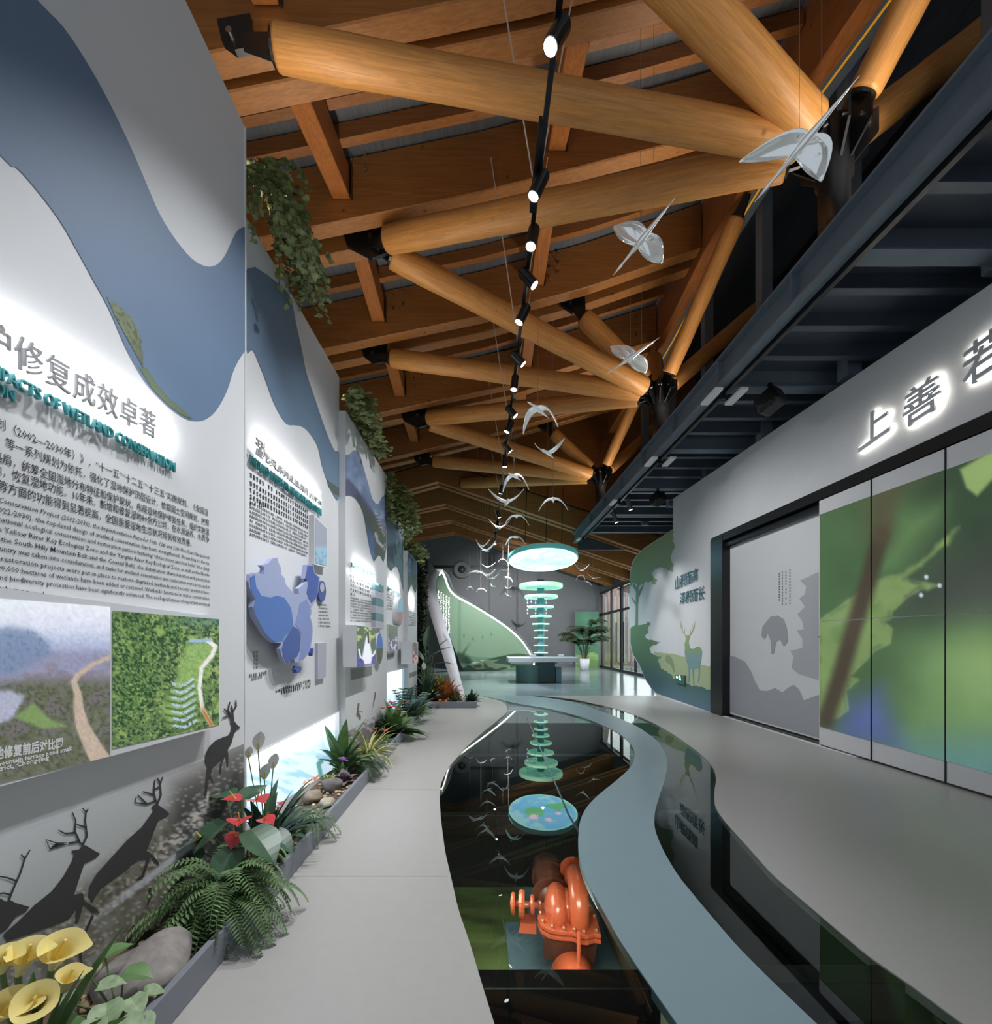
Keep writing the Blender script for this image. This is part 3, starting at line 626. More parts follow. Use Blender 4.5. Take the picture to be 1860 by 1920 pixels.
# small lights and spots on the mezzanine edge
el = 0
for k, d in enumerate((6.65, 9.05, 11.7, 15.9)):
    b = thing('emergency_light', f'{ORD[k]} white emergency light box on the mezzanine edge', 'emergency light', (3.5, d, 5.1), 'white light boxes under the mezzanine edge')
    for X in (3.30, 3.66):
        if k > 1 and X > 3.5: continue
        bevel(MB().box((X, d-0.22, 5.08), (X+0.12, d+0.22, 5.13)).build('housing', m_white, b), 0.015, 2)
    MB().box((3.50, d-0.02, 5.06), (3.56, d+0.02, 5.2)).build('bracket', m_black, b)
def edge_spot(d, label, aim, w):
    s = thing('edge_spotlight', label, 'spotlight', (3.585, d, 5.15), 'cylinder spots hanging from the mezzanine edge')
    p = V((3.585, d, 5.0)); t = (V(aim)-p).normalized()
    MB().tube([V((3.585, d, 5.15)), p], 0.012, 8).build('stem', m_black, s)
    MB().tube([p-t*0.04, p+t*0.24], 0.055, 16).build('housing', mat('spot_grey', (70, 72, 74), 0.4), s)
    MB().tube([p+t*0.236, p+t*0.244], 0.045, 16).build('lens', m_lens, s)
    lamp('spot_lamp', 'SPOT', p+t*0.28, aim, w, COOL, 0.03, angle=50)
edge_spot(11.2, 'front cylinder spotlight hanging under the mezzanine edge', (4.86, 11.6, 1.6), 60)
edge_spot(12.4, 'rear cylinder spotlight hanging under the mezzanine edge', (4.86, 12.6, 1.6), 60)
for d, X, lb in ((6.55, 4.15, 'larger black projector hanging under the mezzanine'), (11.0, 4.25, 'smaller black projector hanging under the mezzanine far along')):
    p = thing('projector', lb, 'projector', (X, d, 5.0))
    bevel(MB().box((-0.14, -0.16, -0.13), (0.14, 0.16, 0.13), M.Translation((X, d, 4.98))@M.Rotation(0.5, 4, 'Z')@M.Rotation(-0.4, 4, 'X')).build('housing', m_black, p), 0.05, 3)
    MB().tube([(X, d, 5.08), (X, d, 5.24)], 0.03, 10).build('mount', m_black, p)
    MB().tube([(X-0.07, d-0.12, 4.90), (X-0.10, d-0.17, 4.87)], 0.04, 12).build('lens', mat('dark_lens', (30, 34, 40), 0.1), p)
# ================================================================ LIGHTING TRACK
tr = thing('light_track', 'long black lighting track hanging down the middle of the hall', 'light track', (TRX, 11, TRZ))
MB().box((TRX-0.022, 1.0, TRZ-0.02), (TRX+0.022, 20.5, TRZ+0.02)).build('rail', m_black, tr)
MB().box((TRX-0.055, 3.9, TRZ-0.05), (TRX-0.025, 4.7, TRZ+0.03)).build('power_feed', m_black, tr)
for d in (2.6, 4.6, 6.9, 9.3, 11.7, 14.1, 16.6, 19):
    for s in (-1, 1):
        zt = (zb(TRX, d) if d < 15.5 else 7.0)+0.3
        MB().tube([(TRX, d, TRZ+0.02), (TRX+s*0.42, d-0.2, zt)], 0.008, 6).build('cable', mat('steel_wire', (214, 206, 196), 0.4, 0.3), tr)
MB().tube([(TRX, 20.5, TRZ), (3.2, 20.8, TRZ-0.35)], 0.03, 8).build('cross_rail', m_black, tr)
def head(d, aim, k, lit=True):
    nmr = (ORD+['seventh', 'eighth', 'ninth', 'tenth', 'eleventh', 'twelfth', 'thirteenth', 'fourteenth', 'fifteenth', 'sixteenth', 'seventeenth', 'eighteenth'])[k]
    s = thing('track_spotlight', f'{nmr} black spotlight along the hanging track from the camera', 'spotlight', (TRX, d, TRZ), 'spotlights on the hanging track')
    p = V((TRX, d, TRZ-0.12)); t = (V(aim)-p).normalized()
    MB().tube([(TRX, d, TRZ-0.02), p], 0.018, 8).build('stem', m_black, s)
    MB().tube([p-t*0.12, p-t*0.10, p+t*0.10, p+t*0.12], [0.05, 0.062, 0.062, 0.06], 20).build('housing', m_black, s)
    MB().tube([p+t*0.118, p+t*0.126], 0.05, 20).build('lens', m_lens if lit else m_white, s)
HD = sorted([(d, aim) for d, aim, _, _ in TRACK]+[(16.8, (-1, 14, 0)), (19.8, (0, 17, 0))])
for k, (d, aim) in enumerate(HD): head(d, aim, k)
# ================================================================ LEFT: the row of exhibit panels
P1 = Plane(-1.94, 0.112); P2 = Plane(-1.68); P3 = Plane(-1.60); P4 = Plane(-1.68); P5 = Plane(-1.60)
m_bluewave = mat('wave_blue', (98, 122, 150), 0.55, var=0.10, scale=0.8)
m_bluewave2 = mat('wave_blue_deep', (104, 128, 152), 0.55, var=0.10, scale=0.8)
m_ink = mat('print_ink', (52, 52, 56), 0.6); m_ink2 = mat('title_grey', (168, 168, 170), 0.45); m_teal = mat('teal_letters', (56, 138, 142), 0.4)
m_capt = mat('caption_white', (240, 240, 240), 0.6)
VP_PRINT = vmat('printed_picture', 0.0, 0.6); VP_LIT = vmat('backlit_picture', 0.32, 0.35); VP_BRIGHT = vmat('bright_lightbox', 0.75, 0.4); VP_SCREEN = vmat('screen_picture', 0.62, 0.25, base=False)
def panel(name, label, pl, px, th=0.05, z0=0.03):
    t = thing(name, label, 'exhibit panel', (pl.a, pl.d(px[0][0]), 0), 'white exhibit panels along the left wall')
    pts = [pl(x, y) for x, y in px]
    for p in (pts[0], pts[-1]): p.z = z0
    o = fix_normals(MB().prism(pts, (-th, 0, 0)).build('board', m_panel, t)); return t
OFF = lambda pl, o: (lambda x, y: pl(x, y, o))
# ---------------- panel 1 (nearest)
q1 = panel('exhibit_panel', 'nearest tall white exhibit panel with a blue wave and leaping deer', P1, [(-420, 2600), (-420, -1630), (352, 10), (459, 238), (459, 1640)])
a, b = P1(459, 1640), P1(459, 238)
MB().box((a.x-0.05, a.y-0.004, 0.03), (a.x+0.004, a.y+0.012, b.z)).build('edge_trim', m_edge, q1)
up1 = [(-420, -560), (-200, -330), (-40, -120), (75, 5), (120, 52), (165, 120), (205, 192), (245, 275), (275, 345), (300, 402), (330, 450), (360, 485), (385, 499), (405, 497), (422, 480), (436, 450), (446, 432), (459, 425)]
lo1 = [(459, 658), (440, 690), (425, 735), (405, 770), (385, 786), (365, 789), (345, 783), (315, 762), (285, 732), (262, 700), (235, 650), (205, 580), (175, 525), (145, 470), (110, 410), (60, 345), (30, 313), (0, 290), (-200, 60), (-420, -220)]
wv = [(p.x, p.y) for p in smooth([(x, y, 0) for x, y in up1], 3)]+[(p.x, p.y) for p in smooth([(x, y, 0) for x, y in lo1], 3)]
decal('wave_mural', [wv], OFF(P1, 0.003), m_bluewave, q1)
def reed(px, py):
    n = fbm(px*0.35, py*0.22, 4, 3); c = np.zeros(px.shape+(3,))+np.array([104, 128, 152.]); body = sst(-2, 5, -sdf([(204, 560), (222, 570), (252, 600), (268, 640), (270, 690), (262, 690), (240, 650), (208, 585)], px, py)+9*(n-0.5))
    c = over(c, [120, 128, 96], body); c = over(c, [84, 96, 62], body*(n > 0.55)); c = over(c, [88, 84, 84], body*sst(625, 680, py)*0.5)
    return c
decal('reed_bank', [[(262, 690), (285, 728), (315, 759), (345, 780), (362, 786), (345, 770), (318, 748), (295, 722), (275, 690)]], OFF(P1, 0.005), mat('bank_green', (104, 118, 92), 0.6), q1)
picture('printed_reeds', [(200, 556), (262, 604), (272, 696), (215, 592)], 26, 36, reed, OFF(P1, 0.0045), VP_PRINT, q1)
# headline, standing clear of the board, lit from behind
dd = lambda x: P1.d(x)
hb = MB(); text_on(hb, '护修复成效卓著', [P1(-39, 586, .08), P1(289, 776, .08), P1(289, 824, .08), P1(-39, 655, .08)], (1, 0, 0), 0.010, res=3, bold=0.0, space=1.12)
hb.build('headline', m_ink2, q1)
eb = MB(); text_on(eb, 'IMPACTS OF WETLAND CONSERVATION', [P1(-31, 673, .012), P1(325, 868, .012), P1(325, 886, .012), P1(-31, 697, .012)], (1, 0, 0), 0.014, res=2, bold=0.010)
eb.build('subtitle', m_teal, q1); eb = MB()
text_on(eb, 'AND RESTORATION', [P1(-288, 578, .012), P1(23, 733, .012), P1(23, 754, .012), P1(-288, 604, .012)], (1, 0, 0), 0.014, res=2, bold=0.010)
eb.build('subtitle', m_teal, q1)
CN = ['规划（2002—2030年）》，“十一五”“十二五”“十三五”实施规划，《全国湿', '（2022—2030年）》等一系列规划为依托，强化了湿地保护顶层设计。依据国土空间规划，按照', '保护修复格局，统筹全国湿地分布特征和保护现状，布局湿地保护修复任务。组织实施湿', '退化湿地，恢复湿地功能。10年来，新增和修复湿地80余万公顷，在水源涵养、水质净', '生物多样性保护等方面的功能得到显著提高，全国重要湿地生态状况得到有效改善。']
EN = ['Wetland Conservation Project (2002-2030), the Implementation Plans for 11th, 12th and 13th Five-Year Plan periods,', 'Conservation Plan (2022-2030), the top-level design of wetland conservation has been strengthened. According to the na-', 'the national ecological conservation and restoration pattern featuring “three zones and four belts” (the Qing-', 'Zone, the Yellow River Key Ecological Zone and the Yangtze River Key Ecological Zone, as well as the North-', 'Control Belt, the South Hilly Mountain Belt and the Coastal Belt), the distribution characteristics and protection', 'the country was taken into consideration, and tasks for wetland conservation and restoration were proposed in', 'conservation and restoration projects were put in place to restore degraded wetlands and recover wetland func-', 'than 800,000 hectares of wetlands have been added or restored. Wetlands’ functions in water conservation,', 'tion, and biodiversity protection have been significantly enhanced. The ecological status of important wetlands', 'effectively improved.']
tb = MB()
for k, ln in enumerate(CN):
    zt, zt2 = [2.312, 2.256, 2.19, 2.142, 2.088][k], [2.285, 2.226, 2.172, 2.127, 2.075][k]
    dA, dB = [1.60, 1.40, 1.50, 1.53, 1.42][k], [2.70, 2.708, 2.708, 2.708, 2.57][k]
    text_on(tb, ln, [P1.dz(dA, zt, 0.003), P1.dz(dB, zt2, 0.003), P1.dz(dB, zt2-0.040, 0.003), P1.dz(dA, zt-0.042, 0.003)], res=1, bold=0.004, full=True)
for k, ln in enumerate(EN):
    z = 2.03-k*0.0352; dA, dB = [1.55, 1.42, 1.60, 1.55, 1.50, 1.58, 1.45, 1.57, 1.58, 1.57][k], 2.715
    if k == 9: dB = 1.80
    text_on(tb, ln, [P1.dz(dA, z, 0.003), P1.dz(dB, z-0.012, 0.003), P1.dz(dB, z-0.038, 0.003), P1.dz(dA, z-0.027, 0.003)], res=1, bold=0.004, full=True, shear=0.25 if k == 0 else 0)
tb.build('printed_text', m_ink, q1)
# light box with the two aerial photographs
lb = MB(); o1 = 0.085
lbq = [(-420, 1045), (413, 1158), (413, 1362), (-420, 1590)]
pts = [P1(x, y, o1) for x, y in lbq]
lb.prism(pts, (-0.085, 0, 0)); box1 = fix_normals(lb.build('light_box', m_white, q1))
def photo_valley(px, py):
    n = fbm(px*0.05, py*0.06, 5, 1); n2 = fbm(px*0.25, py*0.25, 4, 5)
    c = np.zeros(px.shape+(3,))+np.array([214, 218, 236.]); c = over(c, [176, 186, 214], sst(1175, 1215, py))
    c = over(c, [150, 150, 176], sst(1208, 1230, py)); c = over(c, [140, 132, 148]+np.zeros(3), sst(0.45, 0.6, n)*sst(1225, 1260, py))
    hill = sst(-8, 10, -sdf([(-60, 1190), (20, 1172), (60, 1180), (92, 1205), (96, 1228), (70, 1240), (30, 1262), (-60, 1275)], px, py)+10*(n2-0.5)); c = over(c, [128, 146, 178], hill*0.85); c = over(c, [92, 112, 142], hill*sst(0.5, 0.7, n2)*0.6)
    low = sst(1262, 1300, py); c = over(c, [112, 108, 100], low*0.85); c = over(c, [104, 110, 84], low*sst(0.35, 0.6, n)); c = over(c, [70, 74, 62], low*sst(0.5, 0.68, n2)*0.8); c = over(c, [142, 138, 140], low*sst(0.62, 0.75, n)*0.4)
    water = sst(-6, 6, -sdf([(-60, 1300), (20, 1295), (46, 1305), (28, 1340), (15, 1352), (-60, 1375)], px, py)+8*(n2-.5)); c = over(c, [176, 178, 198], water)
    fld = sst(-4, 4, -sdf([(28, 1345), (62, 1318), (96, 1350), (128, 1362), (80, 1366)], px, py)+5*(n2-.5)); c = over(c, [128, 154, 96], fld)
    road = sst(0, 4, 9+0.09*np.clip(py-1300, 0, 200)-pld([(206, 1232), (175, 1245), (148, 1264), (138, 1278), (146, 1300), (148, 1330), (155, 1362), (180, 1410), (200, 1440)], px, py)*(1+0.8*np.clip((1300-py)/60, 0, 1))); c = over(c, [196, 176, 158], road)
    c = over(c, [235, 238, 246], 1-sst(1128, 1195, py)); return c*(0.9+0.2*n2[..., None])
def photo_forest(px, py):
    n = fbm(px*0.09, py*0.09, 5, 11); n2 = fbm(px*0.22, py*0.26, 4, 15); n3 = fbm(px*0.6, py*0.6, 3, 19)
    c = np.zeros(px.shape+(3,))+np.array([96, 124, 74.]); c = over(c, [140, 164, 96], sst(0.48, 0.7, n)); c = over(c, [46, 66, 48], sst(0.5, 0.64, n2)); c = over(c, [168, 186, 122], sst(.62, .74, n3)*.5)
    lf = sst(10, -30, sdf([(205, 1140), (350, 1155), (360, 1205), (320, 1235), (305, 1300), (210, 1400)], px, py)); c = over(c, [40, 72, 44], lf*sst(0.40, 0.58, n2)*0.8); c = over(c, [120, 158, 84], lf*sst(0.60, 0.72, n3)*0.8)
    c = over(c, [60, 104, 122], (1-sst(1150, 1190, py))*0.5*sst(300, 380, px))
    mead = sst(-8, 8, -sdf([(350, 1205), (400, 1200), (405, 1225), (375, 1270), (372, 1330), (320, 1360), (300, 1340), (330, 1270)], px, py)); c = over(c, [146, 178, 104], mead*0.8)
    for k in range(7):
        yy = 1272+k*13; a = pld([(318-2*k, yy+16), (338, yy+22), (362+2*k, yy+6)], px, py); c = over(c, [84, 112, 52], sst(3.2, 1.2, a))
        b = pld([(324, yy+10), (345, yy+14), (362+k, yy+1)], px, py); c = over(c, [176, 196, 216], sst(3.6, 1.5, b)*(n3 > 0.38))
    pth = pld([(388, 1200), (404, 1212), (398, 1228), (378, 1252), (374, 1290), (380, 1330), (398, 1362)], px, py); c = over(c, [226, 222, 214], sst(5, 2.5, pth)); c = over(c, [190, 120, 70], sst(4, 2, pth)*sst(1315, 1340, py))
    c = over(c, [150, 178, 206], sst(4, 2, pld([(358, 1202), (395, 1200)], px, py))); return c*(0.86+0.3*n3[..., None])
o2 = 0.088
picture('aerial_photo', [(-60, 1118), (207, 1138), (207, 1418), (-60, 1483)], 90, 96, photo_valley, OFF(P1, o2), VP_LIT, box1)
picture('aerial_photo', [(211, 1145), (411, 1161), (411, 1359), (211, 1404)], 110, 110, photo_forest, OFF(P1, o2), VP_LIT, box1)
cm = MB(); S1 = OFF(P1, 0.091)
text_on(cm, '湿地修复前后对比图', [S1(-30, 1404), S1(118, 1382), S1(118, 1403), S1(-30, 1430)], res=2, bold=0.03)
text_on(cm, 'mountain terrace pond small', [S1(-8, 1428), S1(134, 1399), S1(134, 1410), S1(-8, 1441)], res=1, bold=0.025)
text_on(cm, 'district, Chongqing', [S1(-22, 1441), S1(92, 1415), S1(92, 1427), S1(-22, 1454)], res=1, bold=0.025)
cm.build('caption', m_capt, box1)
# lower mural: river, rocks and leaping deer
def deer_mural(px, py):
    n = fbm(px*0.02, py*0.02, 5, 31); n2 = fbm(px*0.14, py*0.14, 5, 35); n3 = fbm(px*0.5, py*0.5, 3, 38)
    c = np.zeros(px.shape+(3,))+np.array([214, 215, 217.])
    diag = py-(1780-0.86*px)                       # grows below the diagonal of the bank
    fog = sst(-260, 60, diag); c = over(c, [176, 178, 176], fog*0.8)
    bank = sst(-20, 60, diag-40*(n2-0.5)); c = over(c, [128, 124, 112], bank); c = over(c, [92, 88, 78], bank*sst(0.45, 0.65, n2))
    hill = sst(-30, 30, -sdf([(330, 1600), (330, 1470), (400, 1425), (470, 1400), (470, 1700), (380, 1700)], px, py)); c = over(c, [112, 108, 104], hill*0.9); c = over(c, [70, 68, 70], hill*sst(1430, 1520, py+0.3*(px-400)))
    foam = sst(26, 8, pld([(395, 1490), (360, 1545), (320, 1580), (290, 1610)], px, py)+26*(n2-0.4)); c = over(c, [206, 200, 190], foam*sst(0.42, 0.6, n3))
    stream = sst(9, 4, pld([(390, 1560), (300, 1630), (180, 1720), (90, 1775)], px, py)); c = over(c, [196, 196, 202], stream)
    low = sst(1660, 1760, py+0.35*px-60); c = over(c, [120, 116, 102], low*sst(0.35, 0.6, n2)); c = over(c, [160, 160, 160], sst(1700, 1760, py)*sst(0.5, 0.6, n)*0.7)
    sp = (n3 > 0.66)*sst(-40, 20, diag); c = over(c, [222, 216, 204], sp*0.5); return c
picture('river_mural', [(-60, 1600), (457, 1395), (457, 1660), (-60, 1990)], 100, 70, deer_mural, OFF(P1, 0.002), VP_PRINT, q1)
m_deer = mat('deer_dark', (62, 60, 60), 0.6)
Z4 = lambda p: zp(p, 0, 1300, 3.0968)
d1 = [(1398, 200), (1375, 180), (1360, 160), (1335, 165), (1345, 190), (1340, 220), (1325, 245), (1295, 255), (1250, 275), (1215, 310), (1195, 350), (1190, 400), (1205, 430), (1200, 470), (1195, 530), (1185, 598), (1198, 598), (1208, 540), (1215, 490), (1230, 512), (1243, 520), (1225, 480), (1230, 440), (1260, 410), (1285, 385), (1276, 430), (1275, 468), (1283, 464), (1292, 400), (1310, 360), (1316, 400), (1318, 430), (1325, 428), (1327, 360), (1322, 330), (1345, 290), (1360, 235), (1378, 210)]
d2 = [(985, 700), (965, 680), (930, 655), (905, 640), (880, 660), (890, 680), (870, 710), (820, 780), (740, 850), (650, 950), (560, 1050), (520, 1120), (515, 1180), (540, 1212), (560, 1170), (600, 1120), (700, 1050), (760, 1000), (800, 970), (852, 958), (840, 1010), (820, 1060), (788, 1085), (832, 1070), (862, 990), (875, 950), (900, 985), (927, 1002), (920, 978), (880, 930), (852, 915), (870, 870), (900, 790), (920, 740), (955, 720)]
d3 = [(582, 930), (560, 920), (510, 890), (490, 880), (460, 905), (412, 915), (430, 935), (420, 970), (370, 1060), (300, 1150), (200, 1230), (100, 1330), (20, 1400), (45, 1440), (130, 1410), (230, 1375), (330, 1340), (400, 1310), (445, 1250), (440, 1332), (455, 1330), (472, 1270), (485, 1225), (540, 1268), (582, 1282), (560, 1250), (492, 1205), (480, 1160), (430, 1170), (460, 1080), (490, 990), (560, 955)]
d4 = [(-40, 1170), (0, 1190), (40, 1212), (60, 1200), (90, 1217), (172, 1240), (150, 1270), (90, 1300), (40, 1370), (-40, 1420)]
ant = [[(1350, 165), (1330, 130), (1290, 145)], [(1340, 140), (1325, 95), (1335, 50)], [(1330, 120), (1300, 90)], [(1355, 160), (1350, 110), (1372, 75), (1370, 40)], [(1350, 110), (1345, 70)], [(915, 650), (905, 625), (850, 645), (785, 635), (790, 605)], [(850, 640), (800, 590)], [(905, 630), (893, 570), (900, 500)], [(893, 590), (830, 570)], [(915, 640), (935, 590), (930, 530), (945, 485)], [(925, 545), (895, 560)], [(930, 520), (912, 490)],
       [(480, 885), (460, 860), (380, 875), (290, 905), (268, 850), (330, 870), (400, 870)], [(465, 870), (435, 800), (440, 740), (420, 690)], [(437, 810), (380, 815), (340, 795)], [(480, 880), (505, 830), (495, 740), (500, 690), (480, 668)], [(500, 690), (512, 672)], [(505, 780), (470, 770), (445, 760)], [(50, 1205), (80, 1130), (120, 1040), (145, 960), (175, 908)], [(95, 1090), (40, 1070), (-20, 1060)], [(60, 1170), (20, 1160), (-10, 1165)], [(145, 960), (122, 935)], [(540, 1290), (490, 1400), (470, 1500), (475, 1590)], [(870, 1130), (880, 1170), (860, 1220)]]
for bd, sl in ((d1, slice(0, 5)), (d2, slice(5, 12)), (d3, slice(12, 18)), (d4, slice(18, 22))):
    dr = decal('printed_deer', [Z4(bd)], OFF(P1, 0.005), m_deer, q1)
    decal('antler_print', [Z4(stroke(x, 13, 7)) for x in ant[sl]], OFF(P1, 0.0055), m_deer, dr)
decal('leg_print', [Z4(stroke(x, 16, 8)) for x in ant[22:]], OFF(P1, 0.0055), m_deer, q1)
# glow behind the headline
lamp('headline_led', 'AREA', P1.dz(1.95, 2.60, 0.075), P1.dz(1.95, 2.60, -0.5), 3.4, (1, 1, 1), 0.06, 0.85).rotation_euler = (0, math.radians(90), -math.atan(0.112))
# ---------------- panel 2 (map)
q2 = panel('exhibit_panel', 'white exhibit panel with the blue raised map and a lit water strip below', P2, [(440, 1640), (440, 372), (517, 500), (636, 708), (636, 1500)])
wv = [(462, 505), (520, 530), (545, 560), (556, 610), (566, 655), (575, 700), (590, 745), (605, 790), (618, 825), (628, 845), (636, 852), (636, 933), (625, 928), (612, 898), (603, 870), (596, 838), (583, 815), (568, 800), (552, 797), (540, 796), (528, 783), (512, 752), (497, 710), (484, 678), (474, 656), (461, 652)]
decal('wave_mural', [[(p.x, p.y) for p in smooth([(x, y, 0) for x, y in wv], 3, True)]], OFF(P2, 0.003), m_bluewave2, q2)
decal('far_shore', [[(612, 897), (620, 905), (636, 915), (636, 930), (626, 926), (616, 912)]], OFF(P2, 0.004), mat('shore_green', (84, 96, 88), 0.6), q2)
rng = random.Random(3)
hb = MB(); T2 = OFF(P2, 0.06)
text_on(hb, '湿地资源调查监测评价体系', [T2(478, 818), T2(601, 922), T2(601, 950), T2(478, 852)], (1, 0, 0), 0.012, res=2, bold=0.0)
hb.build('headline', mat('title_pale', (168, 168, 170), 0.4), q2)
eb = MB(); T2b = OFF(P2, 0.01)
text_on(eb, 'WETLAND INVENTORY AND MONITORING SYSTEM', [T2b(467, 852), T2b(601, 955), T2b(601, 968), T2b(467, 870)], (1, 0, 0), 0.012, res=1, bold=0.02); eb.build('subtitle', m_teal, q2)
lamp('headline_led', 'AREA', P2.dz(3.98, 2.96, 0.075), P2.dz(3.98, 2.96, -1), 5.0, (1, 1, 1), 0.10, 1.25).rotation_euler = (0, math.radians(90), 0)
tb = MB(); T = OFF(P2, 0.003)
for k in range(5): scribble(tb, T(468, 894+k*12.5+(3 if k else 0)), T(578 if k < 4 else 504, (964+k*9.5) if k < 4 else 952), 0.035, 24 if k < 4 else 9, rng)
for k in range(8): scribble(tb, T(468, 944+k*8.5), T(577, 1002+k*6.2), 0.022, 40, rng, 0.95)
for k in range(7): scribble(tb, T(597, 1135+k*6.7), T(613+k*1.2, 1136.5+k*6.6), 0.02, 9, rng)
for k in range(5): scribble(tb, T(475, 1226+k*7), T(484, 1225+k*7), 0.02, 4, rng); 
for k in range(2): scribble(tb, T(466+k*5, 1271+k*6), T(500-k*8, 1264+k*7), 0.026, 9, rng)
for k in range(3): scribble(tb, T(516 if k else 530, 1294+k*5), T(583, 1278+k*5.5), 0.026, 16, rng, 0.97)
tb.build('printed_text', m_ink, q2)
# raised map
def ZM(p): return zp(p, 460, 1030, 6.8557)
cn = [(50, 320), (110, 300), (170, 325), (240, 320), (250, 240), (210, 205), (290, 185), (350, 120), (410, 105), (430, 180), (460, 240), (460, 320), (510, 380), (520, 450), (590, 530), (640, 580), (690, 575), (680, 505), (740, 460), (800, 395), (760, 375), (775, 290), (790, 200), (830, 190), (880, 210), (890, 300), (930, 340), (960, 350), (950, 420), (940, 520), (915, 630), (870, 720), (840, 760), (860, 800), (835, 870), (860, 950), (870, 1040), (860, 1150), (840, 1260), (800, 1360), (740, 1420), (690, 1450), (640, 1460), (630, 1410), (570, 1430), (560, 1490), (510, 1450), (470, 1370), (450, 1280), (470, 1200), (380, 1200), (320, 1160), (250, 1080), (190, 970), (130, 880), (100, 740), (120, 650), (60, 500), (40, 400)]
mo = 0.10
mp_ = decal('raised_map', [ZM(cn)], OFF(P2, mo), mat('map_lilac', (158, 166, 200), 0.4), q2, -0.035); fix_normals(mp_)
decal('map_region', [ZM([(120, 330), (140, 480), (210, 600), (330, 620), (400, 595), (500, 620), (550, 690), (590, 760), (610, 900), (620, 990), (570, 1060), (500, 1130), (490, 1180), (380, 1190), (320, 1150), (250, 1075), (190, 960), (135, 870), (110, 740), (130, 650), (70, 500), (60, 360)])], OFF(P2, mo+0.002), mat('map_blue', (78, 112, 178), 0.4), mp_)
decal('map_region', [ZM([(620, 990), (690, 1030), (715, 1120), (705, 1290), (660, 1390), (630, 1405), (570, 1425), (555, 1480), (515, 1440), (485, 1370), (470, 1280), (495, 1180), (570, 1060)])], OFF(P2, mo+0.002), mat('map_navy', (62, 84, 152), 0.4), mp_)
decal('map_region', [ZM([(800, 210), (870, 215), (885, 305), (945, 360), (935, 520), (910, 630), (850, 690), (820, 640), (790, 560), (810, 430), (770, 370), (790, 290)])], OFF(P2, mo+0.002), mat('map_deep', (66, 84, 158), 0.4), mp_)
decal('map_region', [ZM([(700, 700), (790, 640), (840, 760), (830, 870), (855, 960), (850, 1150), (820, 1290), (760, 1400), (690, 1430), (720, 1280), (730, 1120), (700, 1020), (640, 970), (680, 830)])], OFF(P2, mo+0.002), mat('map_mid', (124, 140, 190), 0.4), mp_)
for isl in ([(650, 1545), (670, 1500), (705, 1500), (722, 1530), (705, 1585), (670, 1590)], [(868, 1280), (880, 1265), (878, 1330), (862, 1370), (855, 1340)]):
    fix_normals(decal('raised_island', [ZM(isl)], OFF(P2, mo), mat('map_navy', (62, 84, 152), 0.4), q2, -0.035))
ring = [(990+48*math.cos(t), 540+135*math.sin(t)) for t in [2*math.pi*i/24 for i in range(24)]]
rg = fix_normals(decal('globe_disc', [ZM(ring)], OFF(P2, 0.03), mat('map_navy', (62, 84, 152), 0.4), q2, -0.02))
decal('globe_land', [ZM([(960+28*(1+math.cos(t)), 490+60*math.sin(t)) for t in [2*math.pi*i/16 for i in range(16)]])], OFF(P2, 0.033), mat('globe_pale', (196, 186, 196), 0.5), rg)
bx = fix_normals(decal('poster_box', [[(589, 965), (614, 988), (614, 1065), (589, 1058)]], OFF(P2, 0.05), m_white, q2, -0.05))
picture('lake_print', [(591, 970), (613, 991), (613, 1061), (591, 1055)], 10, 24, lambda x, y: over(over(np.zeros(x.shape+(3,))+np.array([176, 178, 196.]), [168, 206, 226], sst(1022, 1028, y)), [120, 150, 186], sst(0.55, .7, fbm(x*.3, y*.5))*sst(1030, 1040, y)), OFF(P2, 0.053), VP_PRINT, bx)
fix_normals(decal('grey_plaque', [[(596, 1206), (612, 1205), (611, 1270), (596, 1274)]], OFF(P2, 0.03), mat('plaque_grey', (176, 178, 190), 0.5), q2, -0.03))
# lit water strip at the foot, with a swimming duck
def water(px, py):
    n = fbm((px+1.2*py)*0.02, (py-0.4*px)*0.09, 5, 41); c = np.zeros(px.shape+(3,))+np.array([196, 222, 238.]); c = over(c, [148, 190, 220], sst(0.48, 0.68, n)); t = py-(1421-0.51*(px-460)); c = over(c, [236, 242, 248], 1-sst(5, 60, t))
    duck = sst(2, -2, sdf([(563, 1480), (570, 1465), (592, 1455), (603, 1448), (600, 1468), (588, 1482), (570, 1486)], px, py)); c = over(c, [226, 214, 206], duck); c = over(c, [176, 110, 84], duck*(fbm(px*.3, py*.3, 3, 2) > .5)); c = over(c, [96, 150, 146], sst(5, 3, pld([(602, 1455), (597, 1432), (603, 1427)], px, py))); return c
fix_normals(decal('water_strip', [[(462, 1421), (636, 1333), (636, 1560), (462, 1560)]], OFF(P2, 0.01), m_white, q2, -0.008))
picture('water_print', [(463, 1423), (628, 1339), (628, 1440), (463, 1545)], 80, 60, water, OFF(P2, 0.012), VP_BRIGHT, q2)
picture('water_print', [(628, 1339), (636, 1334), (636, 1436), (628, 1440)], 4, 20, water, OFF(P2, 0.013), VP_LIT, q2)
